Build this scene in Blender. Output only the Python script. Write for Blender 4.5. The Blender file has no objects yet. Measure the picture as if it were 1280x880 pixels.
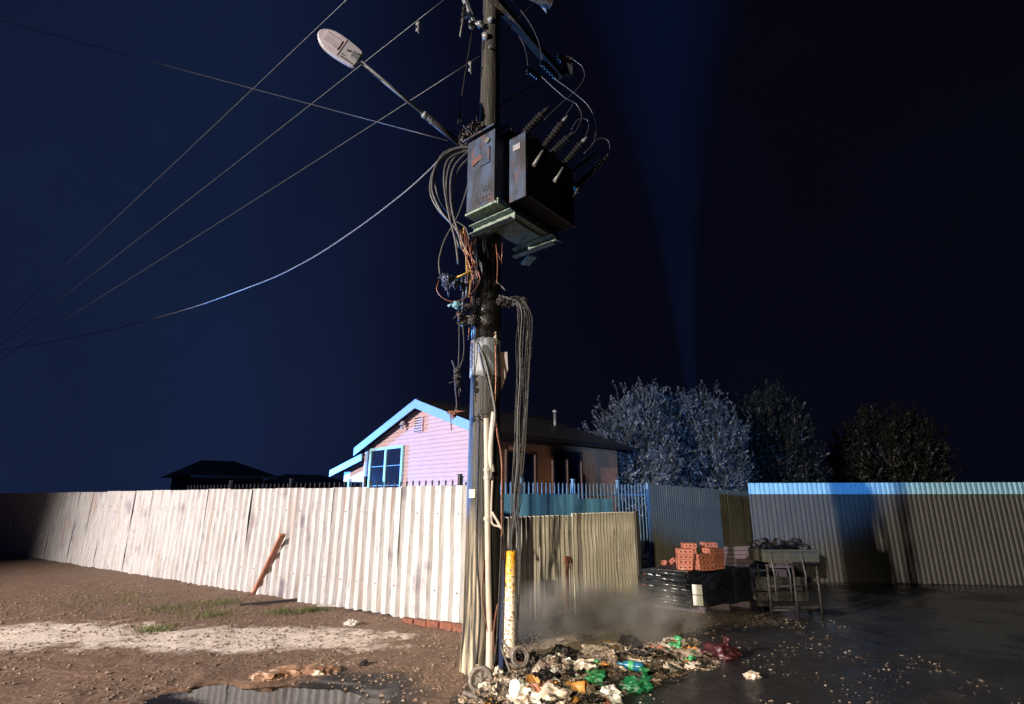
import bpy, math, random
from mathutils import Vector, Matrix, noise
R = math.radians
random.seed(7)
S = bpy.context.scene
COL = S.collection

# ------------------------------------------------------------------ camera
CAMH = 1.75
TILT = R(15.26)
cd = bpy.data.cameras.new('camera'); cam = bpy.data.objects.new('camera', cd); COL.objects.link(cam)
cam.location = (0, 0, CAMH); cam.rotation_euler = (R(90) + TILT, 0, 0)
cd.sensor_width = 36; cd.lens = 660/1280*36; cd.shift_x = -6/1280
cd.clip_start = .05; cd.clip_end = 2000
S.camera = cam

# ------------------------------------------------------------------ night sky
W = bpy.data.worlds.new('World'); S.world = W; W.use_nodes = True
nt = W.node_tree; nt.nodes.clear()
def wn(t, **k):
    n = nt.nodes.new(t)
    for a, b in k.items(): setattr(n, a, b)
    return n
def wm(op, a, b=None, c=None, clamp=False):
    n = wn('ShaderNodeMath', operation=op, use_clamp=clamp)
    for i, v in enumerate((a, b, c)):
        if v is None: continue
        if isinstance(v, (int, float)): n.inputs[i].default_value = v
        else: nt.links.new(v, n.inputs[i])
    return n.outputs[0]
tc = wn('ShaderNodeTexCoord'); sx = wn('ShaderNodeSeparateXYZ'); nt.links.new(tc.outputs['Generated'], sx.inputs[0])
X_, Y_, Z_ = sx.outputs
az = wm('ARCTAN2', X_, Y_)                                 # 0 ahead, negative to the left
horiz = wm('SQRT', wm('ADD', wm('MULTIPLY', X_, X_), wm('MULTIPLY', Y_, Y_)))
el = wm('ARCTAN2', Z_, horiz)
ramp = wn('ShaderNodeValToRGB'); nt.links.new(wm('MULTIPLY_ADD', az, 1/math.pi, .5), ramp.inputs[0])
cr = ramp.color_ramp
cr.elements[0].position = 0; cr.elements[0].color = (.0045, .007, .022, 1)
cr.elements[1].position = 1; cr.elements[1].color = (.0016, .002, .005, 1)
for p, c in ((.20, (.006, .0115, .036)), (.33, (.0062, .0125, .040)), (.385, (.0052, .0095, .031)), (.445, (.0030, .0041, .0145)), (.49, (.0024, .0029, .0092)), (.56, (.0018, .0021, .0063))):
    e = cr.elements.new(p); e.color = (*c, 1)
# a searchlight-like blue column standing in the thin smoke of the sky, wider towards the top
skn = wn('ShaderNodeTexNoise'); skn.inputs['Scale'].default_value = 3.0; skn.inputs['Detail'].default_value = 5; nt.links.new(tc.outputs['Generated'], skn.inputs['Vector'])
skm = wn('ShaderNodeMapRange'); skm.inputs[1].default_value = .3; skm.inputs[2].default_value = .7; skm.inputs[3].default_value = .84; skm.inputs[4].default_value = 1.14; nt.links.new(skn.outputs['Fac'], skm.inputs[0])
skh = wm('MULTIPLY', skm.outputs[0], wm('MULTIPLY_ADD', wm('SUBTRACT', 1, el, clamp=True), .35, .80))
tu = wm('DIVIDE', X_, wm('MAXIMUM', Y_, .001)); tw = wm('DIVIDE', Z_, wm('MAXIMUM', Y_, .001))
hw = wm('MULTIPLY_ADD', wm('MULTIPLY', tw, tw), .165, .010)
dd = wm('DIVIDE', wm('SUBTRACT', tu, .335), hw)
bm_ = wm('SUBTRACT', 1, wm('MULTIPLY', wm('MULTIPLY', dd, dd), wm('ABSOLUTE', dd)), clamp=True)
bm_ = wm('MULTIPLY', wm('POWER', bm_, 2.0), wm('GREATER_THAN', Y_, 0))
bm_ = wm('MULTIPLY', bm_, wm('MULTIPLY_ADD', el, .75, .25, clamp=True))
mixb = wn('ShaderNodeMixRGB', blend_type='ADD'); nt.links.new(bm_, mixb.inputs[0])
nt.links.new(ramp.outputs[0], mixb.inputs[1]); mixb.inputs[2].default_value = (.0004, .0030, .0145, 1)
sky = wn('ShaderNodeTexSky', sky_type='NISHITA', sun_disc=False); sky.sun_elevation = R(-4); sky.sun_rotation = R(-70)
mx2 = wn('ShaderNodeMixRGB', blend_type='ADD'); mx2.inputs[0].default_value = .002
nt.links.new(mixb.outputs[0], mx2.inputs[1]); nt.links.new(sky.outputs[0], mx2.inputs[2])
bg = wn('ShaderNodeBackground'); nt.links.new(skh, bg.inputs[1]); nt.links.new(mx2.outputs[0], bg.inputs[0])
ow = wn('ShaderNodeOutputWorld'); nt.links.new(bg.outputs[0], ow.inputs[0])

# ------------------------------------------------------------------ emergency vehicle lamps behind the camera
def spot(name, loc, tgt, power, col, size=.12, cone=110, blend=.6):
    l = bpy.data.lights.new(name, 'SPOT'); l.energy = power; l.color = col; l.shadow_soft_size = size
    l.spot_size = R(cone); l.spot_blend = blend
    o = bpy.data.objects.new(name, l); COL.objects.link(o); o.location = loc
    o.rotation_euler = (Vector(tgt) - Vector(loc)).to_track_quat('-Z', 'Y').to_euler()
    return o
spot('headlamp', (-16, -5.6, 6.4), (-1.5, 7.5, .6), 41000, (1.0, .88, .81), .12, 84, .6)
spot('beacon', (-20, 23.5, 2.5), (-2.9, 13.2, 3.6), 36000, (.08, .34, 1.0), .25, 34, .4)
spot('beacon', (.5, -12, 3.4), (5.7, 14.5, 4.6), 24000, (.13, .38, 1.0), .22, 20, .35)
spot('work_lamp', (-3.4, -8.6, 5.2), (1.0, 7.2, .2), 9500, (1.0, .85, .60), .12, 30, 1.0)
S.view_settings.view_transform = 'Standard'; S.view_settings.look = 'None'
S.view_settings.exposure = 0; S.view_settings.gamma = 1
S.render.engine = 'CYCLES'
S.cycles.volume_step_rate = 2; S.cycles.volume_max_steps = 64

# ------------------------------------------------------------------ placing
CT, ST = math.cos(TILT), math.sin(TILT)
def ray(px, py):
    u = (px-646)/660; v = (440-py)/660
    return Vector((u, CT - v*ST, ST + v*CT))
def G(px, py, z=0):
    d = ray(px, py); return Vector((0, 0, CAMH)) + d*((z-CAMH)/d.z)
def P(px, py, Y):
    d = ray(px, py); return Vector((0, 0, CAMH)) + d*(Y/d.y)
def nz(x, y=0., z=0.): return noise.noise(Vector((x, y, z)))

# ------------------------------------------------------------------ materials
def M(name, col, rough=.6, metal=0., col2=None, scale=8., stretch=(1, 1, 1), bump=0., bscale=None, spec=.5, lo=.35, hi=.65, rough2=None, extra=None, detail=6., alpha=None):
    m = bpy.data.materials.new(name); m.use_nodes = True
    t = m.node_tree; b = t.nodes['Principled BSDF']
    b.inputs['Base Color'].default_value = (*col, 1); b.inputs['Roughness'].default_value = rough
    b.inputs['Metallic'].default_value = metal; b.inputs['Specular IOR Level'].default_value = spec
    co = t.nodes.new('ShaderNodeTexCoord'); mp = t.nodes.new('ShaderNodeMapping'); t.links.new(co.outputs['Object'], mp.inputs[0])
    mp.inputs['Scale'].default_value = stretch
    oi = t.nodes.new('ShaderNodeObjectInfo'); vm = t.nodes.new('ShaderNodeVectorMath'); vm.operation = 'ADD'
    sc = t.nodes.new('ShaderNodeMath'); sc.operation = 'MULTIPLY'; sc.inputs[1].default_value = 37.; t.links.new(oi.outputs['Random'], sc.inputs[0])
    t.links.new(mp.outputs[0], vm.inputs[0]); t.links.new(sc.outputs[0], vm.inputs[1])
    n = t.nodes.new('ShaderNodeTexNoise'); n.inputs['Scale'].default_value = scale; n.inputs['Detail'].default_value = detail; n.inputs['Roughness'].default_value = .65
    t.links.new(vm.outputs[0], n.inputs['Vector'])
    rp = t.nodes.new('ShaderNodeValToRGB'); t.links.new(n.outputs['Fac'], rp.inputs[0])
    c2 = col2 if col2 else tuple(c*.7 for c in col)
    rp.color_ramp.elements[0].position = lo; rp.color_ramp.elements[0].color = (*c2, 1)
    rp.color_ramp.elements[1].position = hi; rp.color_ramp.elements[1].color = (*col, 1)
    out = rp.outputs[0]
    if extra:          # (colour, scale, lo, hi, stretch): another layer of stain
        for (c3, s3, l3, h3, st3) in extra:
            mp3 = t.nodes.new('ShaderNodeMapping'); mp3.inputs['Scale'].default_value = st3; t.links.new(vm.outputs[0], mp3.inputs[0])
            n3 = t.nodes.new('ShaderNodeTexNoise'); n3.inputs['Scale'].default_value = s3; n3.inputs['Detail'].default_value = 5; t.links.new(mp3.outputs[0], n3.inputs['Vector'])
            r3 = t.nodes.new('ShaderNodeMapRange'); r3.inputs[1].default_value = l3; r3.inputs[2].default_value = h3; t.links.new(n3.outputs['Fac'], r3.inputs[0])
            mx = t.nodes.new('ShaderNodeMixRGB'); t.links.new(r3.outputs[0], mx.inputs[0]); t.links.new(out, mx.inputs[1]); mx.inputs[2].default_value = (*c3, 1)
            out = mx.outputs[0]
    t.links.new(out, b.inputs['Base Color'])
    if rough2 is not None:
        mr = t.nodes.new('ShaderNodeMapRange'); mr.inputs[1].default_value = lo; mr.inputs[2].default_value = hi
        mr.inputs[3].default_value = rough2; mr.inputs[4].default_value = rough; t.links.new(n.outputs['Fac'], mr.inputs[0]); t.links.new(mr.outputs[0], b.inputs['Roughness'])
    if bump:
        nb = t.nodes.new('ShaderNodeTexNoise'); nb.inputs['Scale'].default_value = bscale or scale*3; nb.inputs['Detail'].default_value = 5
        t.links.new(vm.outputs[0], nb.inputs['Vector'])
        bp = t.nodes.new('ShaderNodeBump'); bp.inputs['Strength'].default_value = bump; bp.inputs['Distance'].default_value = .02
        t.links.new(nb.outputs['Fac'], bp.inputs['Height']); t.links.new(bp.outputs[0], b.inputs['Normal'])
    return m

V = (6, 6, .5)    # vertical streaks
m_zinc = M('weathered_zinc', (.57, .575, .58), .5, .0, (.40, .385, .38), 4, V, .12, 14, extra=[((.34, .20, .14), 2.2, .56, .80, (1, 1, .5)), ((.26, .24, .28), 1.3, .60, .72, (.25, .25, 2.2)), ((.22, .21, .22), 5, .60, .74, (1.2, 1.2, 1)), ((.20, .15, .13), 26, .62, .70, (1, 1, 1))])
m_zinc2 = M('grimy_zinc', (.52, .49, .41), .5, .0, (.41, .38, .31), 3, V, .12, 14, extra=[((.035, .028, .022), 1.3, .56, .72, (.6, .6, .5)), ((.16, .08, .05), 6, .60, .74, (1, 1, 1))])
m_panel = M('grey_panel_paint', (.19, .18, .13), .6, 0, (.145, .14, .10), 3, V, .05)
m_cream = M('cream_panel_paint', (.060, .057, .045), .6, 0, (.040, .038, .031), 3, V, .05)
m_bluecap = M('pale_blue_sheet', (.22, .46, .56), .5, 0, (.15, .33, .42), 5, V)
m_blue_steel = M('blue_tinted_steel', (.16, .28, .40), .5, 0, (.09, .17, .26), 9)  # beacon blue put into the steel colour, mainly for the palisade
m_wood = M('pole_timber', (.062, .056, .038), .62, 0, (.022, .019, .014), 5, (5, 5, .35), .7, 12, extra=[((.012, .010, .009), 2.0, .48, .62, (1.5, 1.5, .25)), ((.20, .19, .13), 3.0, .62, .74, (2, 2, .2))])
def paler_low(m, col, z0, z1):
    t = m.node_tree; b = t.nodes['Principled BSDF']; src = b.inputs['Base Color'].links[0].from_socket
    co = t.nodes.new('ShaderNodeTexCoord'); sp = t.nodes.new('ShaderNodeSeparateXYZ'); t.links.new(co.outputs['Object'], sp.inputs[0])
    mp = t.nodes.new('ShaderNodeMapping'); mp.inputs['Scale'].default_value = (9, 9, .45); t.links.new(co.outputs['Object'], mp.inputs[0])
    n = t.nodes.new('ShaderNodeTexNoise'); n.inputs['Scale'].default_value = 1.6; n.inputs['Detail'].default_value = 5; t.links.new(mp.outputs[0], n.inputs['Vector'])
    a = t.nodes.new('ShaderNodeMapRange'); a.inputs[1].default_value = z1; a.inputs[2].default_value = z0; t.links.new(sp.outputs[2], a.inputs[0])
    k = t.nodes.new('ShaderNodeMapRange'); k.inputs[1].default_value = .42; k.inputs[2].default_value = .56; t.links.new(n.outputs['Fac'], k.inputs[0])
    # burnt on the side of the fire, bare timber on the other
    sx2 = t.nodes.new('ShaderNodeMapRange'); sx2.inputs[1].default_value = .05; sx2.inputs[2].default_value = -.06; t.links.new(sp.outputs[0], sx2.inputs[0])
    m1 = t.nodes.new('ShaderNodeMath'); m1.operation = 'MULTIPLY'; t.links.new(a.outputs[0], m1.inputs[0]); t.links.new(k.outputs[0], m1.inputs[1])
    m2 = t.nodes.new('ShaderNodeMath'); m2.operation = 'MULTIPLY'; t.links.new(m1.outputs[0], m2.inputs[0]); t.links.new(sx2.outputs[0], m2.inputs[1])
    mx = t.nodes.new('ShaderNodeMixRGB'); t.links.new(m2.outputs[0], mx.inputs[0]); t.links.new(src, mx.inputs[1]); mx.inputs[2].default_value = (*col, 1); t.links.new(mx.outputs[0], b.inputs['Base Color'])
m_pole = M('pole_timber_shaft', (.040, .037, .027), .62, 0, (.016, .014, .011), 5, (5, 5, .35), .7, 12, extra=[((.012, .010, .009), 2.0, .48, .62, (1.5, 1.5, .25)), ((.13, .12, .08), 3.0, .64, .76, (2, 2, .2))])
paler_low(m_pole, (.60, .50, .35), .7, 1.7)  # pale foot is bare timber; its height fade also paints lamp falloff
m_char = M('charred_surface', (.028, .024, .022), .42, 0, (.008, .007, .007), 22, (1, 1, 1), .8, 60, rough2=.25)
m_sleeve = M('wet_black_wrap', (.020, .020, .020), .3, 0, (.008, .008, .008), 16, (1, 1, .4), .5, 40)
m_paper = M('blue_lit_band_paint', (.24, .29, .34), .5, 0, (.12, .11, .11), 7, V, .2, 30, extra=[((.05, .03, .02), 3, .58, .68, (1.5, 1.5, .6))])  # blue lamplight from the left tinted into the grey band colour
m_pvc = M('pale_conduit_plastic', (.50, .45, .40), .42, 0, (.32, .27, .22), 6, V, .1, extra=[((.14, .09, .06), 5, .60, .72, (1, 1, .5))])
m_cable = M('grey_cable_sheath', (.075, .075, .07), .45, 0, (.03, .03, .03), 30)
m_cablek = M('burnt_cable', (.018, .014, .012), .5, 0, (.006, .005, .005), 30, bump=.5, bscale=90)
m_copper = M('bared_copper', (.26, .10, .055), .4, .5, (.07, .03, .02), 40)
m_yell = M('yellow_insulation', (.60, .42, .06), .5, 0, (.3, .2, .05), 40)
m_metal = M('galvanised_steel', (.22, .24, .24), .45, .3, (.14, .15, .15), 14, bump=.1)
m_lamp = M('lamp_housing_paint', (.34, .33, .34), .45, 0, (.32, .30, .31), 10)
m_lens = M('lamp_lens', (.42, .36, .38), .2, 0, (.50, .44, .47), 12)
m_tank = M('blue_lit_transformer_grey', (.032, .058, .108), .5, .1, (.012, .013, .02), 5, (2, 2, .7), .15, 20, extra=[((.10, .05, .04), 4, .56, .70, (1, 1, 1)), ((.012, .011, .012), 2.6, .52, .64, (1, 1, .8))])  # blue light falling on the cable box is put into this colour
m_tankd = M('sooty_transformer_paint', (.024, .022, .027), .5, .1, (.009, .008, .009), 6, (1, 1, 1), .15, 20)
m_fin = M('radiator_fin_paint', (.034, .032, .033), .5, .1, (.02, .02, .021), 12)
m_tray = M('underlit_green_plate', (.21, .29, .22), .3, .1, (.07, .10, .075), 18, (1, 1, 1), .5, 60, rough2=.5, extra=[((.5, .55, .48), 55, .66, .70, (1, 1, 1))])  # greenish light from below and its glints put into the plate colour
m_porc = M('sooty_porcelain', (.018, .017, .018), .35, 0, (.009, .0085, .009), 10)
m_rod = M('pale_arrester_rod', (.17, .17, .15), .5, 0, (.10, .10, .09), 20)
m_label = M('pale_label', (.18, .17, .18), .5, 0, (.24, .23, .25), 20)
m_mark = M('black_lettering', (.012, .012, .015), .5)
m_bmark = M('dark_blue_lettering', (.012, .03, .10), .5)
m_yguard = None
m_weather = M('pink_weatherboard', (.60, .43, .45), .55, 0, (.53, .38, .40), 3, (1, 1, 4), .04)
m_fascia = M('blue_fascia_paint', (.22, .42, .66), .45, 0, (.18, .36, .60), 5)
m_frame = M('window_frame_paint', (.26, .60, .66), .4, 0, (.34, .54, .58), 6)
m_glass = M('dark_window_glass', (.012, .02, .05), .06, 0, (.010, .015, .035), 3)
m_roof = M('dark_roof_iron', (.035, .028, .026), .5, .1, (.02, .017, .016), 6, (1, 1, 1), .2)
m_brown = M('brown_frame', (.09, .055, .042), .5)
m_orange = M('dull_orange', (.10, .035, .03), .6)
m_farwall = M('far_house_wall', (.10, .15, .20), .7)
m_farroof = M('far_house_roof', (.14, .13, .12), .7)
m_brick = M('red_clay_brick', (.50, .18, .11), .8, 0, (.36, .115, .07), 18, bump=.5, extra=[((.30, .10, .07), .6, .40, .60, (1, 1, 1)), ((.46, .34, .28), 9, .62, .72, (1, 1, 1))])
m_dbrick = M('dirty_brick', (.26, .085, .05), .8, 0, (.10, .045, .03), 14, bump=.5)
m_hole = M('brick_core_dark', (.03, .012, .01), .9)
m_blk = M('black_gloss_wrap', (.010, .013, .020), .28, 0, (.006, .007, .010), 7, bump=.6, bscale=9)
m_tube = M('black_pipe', (.03, .034, .04), .2, .2, (.018, .02, .024), 9)
m_sign = M('white_tag_plate', (.66, .66, .60), .4, 0, (.58, .58, .53), 10)
m_sleeper = M('grey_violet_timber', (.10, .075, .095), .7, 0, (.06, .045, .055), 5, (6, 1, 1), .3)
m_rust = M('rusty_steel', (.20, .07, .04), .7, .1, (.07, .03, .02), 20, bump=.3)
m_plank = M('red_brown_plank', (.40, .17, .10), .65, 0, (.26, .11, .07), 6, (1, 1, 1), .3, 20)
m_greyp = M('grey_pipe_plastic', (.40, .37, .34), .5)
m_darkp = M('dark_bar', (.04, .035, .035), .5)
m_stone = M('pale_stone', (.62, .60, .55), .8, 0, (.45, .42, .38), 12, bump=.5)
m_gravel = M('gravel_stone', (.32, .23, .17), .55, 0, (.12, .09, .07), 3, bump=.3, lo=.3, hi=.7)
m_litter = M('ash_litter', (.38, .29, .215), .65, 0, (.022, .017, .014), 5, bump=.4, lo=.42, hi=.62)
m_pale = M('pale_litter', (.62, .56, .46), .5, 0, (.40, .32, .24), 9, bump=.3)
m_green = M('green_plastic_bag', (.07, .36, .15), .38, 0, (.02, .18, .06), 14, bump=.5, bscale=30, extra=[((.16, .12, .08), 9, .56, .66, (1, 1, 1))])
m_green2 = M('dark_green_bag', (.012, .14, .045), .32, 0, (.006, .07, .03), 12, bump=.6, bscale=30, extra=[((.05, .04, .03), 9, .60, .68, (1, 1, 1))])
m_bgreen = M('blue_green_bottle', (.02, .16, .26), .2, 0, (.01, .08, .14), 12)
m_red = M('dark_red_bag', (.05, .018, .02), .35, 0, (.06, .012, .018), 10, bump=.5, bscale=20)
m_tan = M('scorched_orange_card', (.58, .28, .06), .6, 0, (.34, .14, .03), 12, bump=.3)
m_rubber = M('burnt_tyre', (.21, .18, .16), .6, 0, (.07, .058, .05), 18, bump=.5, bscale=50)
m_sack = M('sodden_brown_sacking', (.34, .20, .12), .5, 0, (.16, .085, .05), 5, bump=.7, bscale=12, extra=[((.66, .58, .46), 7, .60, .70, (1, 1, 1))])
m_bark = M('bark', (.06, .05, .045), .8, bump=.6)
m_leafA = M('silver_leaf', (.13, .15, .165), .45, 0, (.03, .038, .04), 1.5, lo=.38, hi=.62)
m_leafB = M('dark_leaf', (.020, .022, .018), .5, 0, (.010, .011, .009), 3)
m_grass = M('grass_blade', (.12, .15, .03), .6, 0, (.07, .08, .02), 5)
m_floor = None

def attr_ground():
    m = bpy.data.materials.new('ground_soil'); m.use_nodes = True; t = m.node_tree; b = t.nodes['Principled BSDF']
    co = t.nodes.new('ShaderNodeTexCoord')
    def no(scale, det=8, ro=.7):
        n = t.nodes.new('ShaderNodeTexNoise'); n.inputs['Scale'].default_value = scale; n.inputs['Detail'].default_value = det; n.inputs['Roughness'].default_value = ro
        t.links.new(co.outputs['Object'], n.inputs['Vector']); return n.outputs['Fac']
    def rmp(f, stops):
        r = t.nodes.new('ShaderNodeValToRGB'); t.links.new(f, r.inputs[0]); r.color_ramp.elements[0].position = stops[0][0]; r.color_ramp.elements[0].color = (*stops[0][1], 1)
        r.color_ramp.elements[1].position = stops[-1][0]; r.color_ramp.elements[1].color = (*stops[-1][1], 1)
        for p, c in stops[1:-1]:
            e = r.color_ramp.elements.new(p); e.color = (*c, 1)
        return r.outputs[0]
    def at(nm):
        a = t.nodes.new('ShaderNodeAttribute'); a.attribute_name = nm; return a.outputs['Fac']
    def mixc(f, a, bb):
        x = t.nodes.new('ShaderNodeMixRGB'); t.links.new(f, x.inputs[0]); t.links.new(a, x.inputs[1]); t.links.new(bb, x.inputs[2]); return x.outputs[0]
    def sharp(f, n, lo=.35, hi=.65, k=.5):
        a = t.nodes.new('ShaderNodeMath'); a.operation = 'MULTIPLY_ADD'; t.links.new(n, a.inputs[0]); a.inputs[1].default_value = k; a.inputs[2].default_value = -k/2
        s = t.nodes.new('ShaderNodeMath'); s.operation = 'ADD'; t.links.new(f, s.inputs[0]); t.links.new(a.outputs[0], s.inputs[1])
        r = t.nodes.new('ShaderNodeMapRange'); r.inputs[1].default_value = lo; r.inputs[2].default_value = hi; t.links.new(s.outputs[0], r.inputs[0]); return r.outputs[0]
    n1 = no(3.2); n2 = no(22); n3 = no(70, 4)
    soil = rmp(n2, ((.30, (.07, .042, .028)), (.5, (.18, .11, .074)), (.68, (.32, .22, .155))))
    sand = rmp(n2, ((.3, (.50, .41, .34)), (.62, (.84, .74, .66))))
    road = rmp(n3, ((.3, (.016, .016, .018)), (.60, (.030, .029, .030)), (.72, (.09, .085, .08))))
    dark = rmp(n2, ((.33, (.022, .018, .016)), (.47, (.13, .10, .078)), (.62, (.36, .28, .21))))
    verge = rmp(n2, ((.30, (.15, .125, .085)), (.66, (.50, .44, .32))))
    c = mixc(sharp(at('road'), n1, k=.9), soil, road)
    c = mixc(sharp(at('verge'), n1, k=.7), c, verge)
    c = mixc(sharp(at('sand'), n1, k=1.7), c, sand)
    c = mixc(sharp(at('ash'), n2, k=1.0), c, dark)
    t.links.new(c, b.inputs['Base Color'])
    wet = sharp(at('wet'), n1, .30, .62, .9)
    mr = t.nodes.new('ShaderNodeMapRange'); mr.inputs[3].default_value = .75; mr.inputs[4].default_value = .17; t.links.new(wet, mr.inputs[0]); t.links.new(mr.outputs[0], b.inputs['Roughness'])
    bp = t.nodes.new('ShaderNodeBump'); bp.inputs['Distance'].default_value = .03
    ms = t.nodes.new('ShaderNodeMapRange'); ms.inputs[3].default_value = .8; ms.inputs[4].default_value = .22; t.links.new(wet, ms.inputs[0]); t.links.new(ms.outputs[0], bp.inputs['Strength'])
    t.links.new(n2, bp.inputs['Height'])
    bp2 = t.nodes.new('ShaderNodeBump'); bp2.inputs['Distance'].default_value = .006; t.links.new(ms.outputs[0], bp2.inputs['Strength']); t.links.new(n3, bp2.inputs['Height']); t.links.new(bp.outputs[0], bp2.inputs['Normal'])
    t.links.new(bp2.outputs[0], b.inputs['Normal'])
    return m
m_ground = attr_ground()
m_water = M('puddle_water', (.022, .020, .018), .04, 0, (.018, .016, .015), 4, bump=.04, bscale=10, spec=.6)

def brickwall_mat():
    m = bpy.data.materials.new('house_brickwork'); m.use_nodes = True; t = m.node_tree; b = t.nodes['Principled BSDF']
    co = t.nodes.new('ShaderNodeTexCoord'); mp = t.nodes.new('ShaderNodeMapping'); mp.inputs['Rotation'].default_value = (R(90), 0, R(-46)); t.links.new(co.outputs['Object'], mp.inputs[0])
    br = t.nodes.new('ShaderNodeTexBrick'); br.inputs['Scale'].default_value = 4; t.links.new(mp.outputs[0], br.inputs['Vector'])
    br.inputs['Color1'].default_value = (.58, .26, .12, 1); br.inputs['Color2'].default_value = (.46, .20, .095, 1); br.inputs['Mortar'].default_value = (.12, .09, .08, 1)
    t.links.new(br.outputs['Color'], b.inputs['Base Color']); b.inputs['Roughness'].default_value = .8
    return m
m_hbrick = brickwall_mat()
def guard_mat():
    m = bpy.data.materials.new('scorched_overlit_yellow'); m.use_nodes = True; t = m.node_tree; b = t.nodes['Principled BSDF']
    co = t.nodes.new('ShaderNodeTexCoord'); sp = t.nodes.new('ShaderNodeSeparateXYZ'); t.links.new(co.outputs['Object'], sp.inputs[0])
    n = t.nodes.new('ShaderNodeTexNoise'); n.inputs['Scale'].default_value = 22; n.inputs['Detail'].default_value = 6; t.links.new(co.outputs['Object'], n.inputs['Vector'])
    a = t.nodes.new('ShaderNodeMath'); a.operation = 'MULTIPLY_ADD'; t.links.new(n.outputs['Fac'], a.inputs[0]); a.inputs[1].default_value = .9; t.links.new(sp.outputs[2], a.inputs[2])
    r = t.nodes.new('ShaderNodeMapRange'); r.inputs[1].default_value = 1.15; r.inputs[2].default_value = 1.5; t.links.new(a.outputs[0], r.inputs[0])
    mx = t.nodes.new('ShaderNodeMixRGB'); t.links.new(r.outputs[0], mx.inputs[0]); mx.inputs[1].default_value = (.66, .60, .50, 1); mx.inputs[2].default_value = (.68, .33, .015, 1)  # pale lower part: burnt paint plus overexposed lamplight painted in
    n2 = t.nodes.new('ShaderNodeTexNoise'); n2.inputs['Scale'].default_value = 40; n2.inputs['Detail'].default_value = 6; t.links.new(co.outputs['Object'], n2.inputs['Vector'])
    r2 = t.nodes.new('ShaderNodeMapRange'); r2.inputs[1].default_value = .53; r2.inputs[2].default_value = .60; t.links.new(n2.outputs['Fac'], r2.inputs[0])
    mx2 = t.nodes.new('ShaderNodeMixRGB'); t.links.new(r2.outputs[0], mx2.inputs[0]); t.links.new(mx.outputs[0], mx2.inputs[1]); mx2.inputs[2].default_value = (.16, .08, .03, 1)
    t.links.new(mx2.outputs[0], b.inputs['Base Color']); b.inputs['Roughness'].default_value = .5
    return m
m_yguard = guard_mat()

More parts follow.
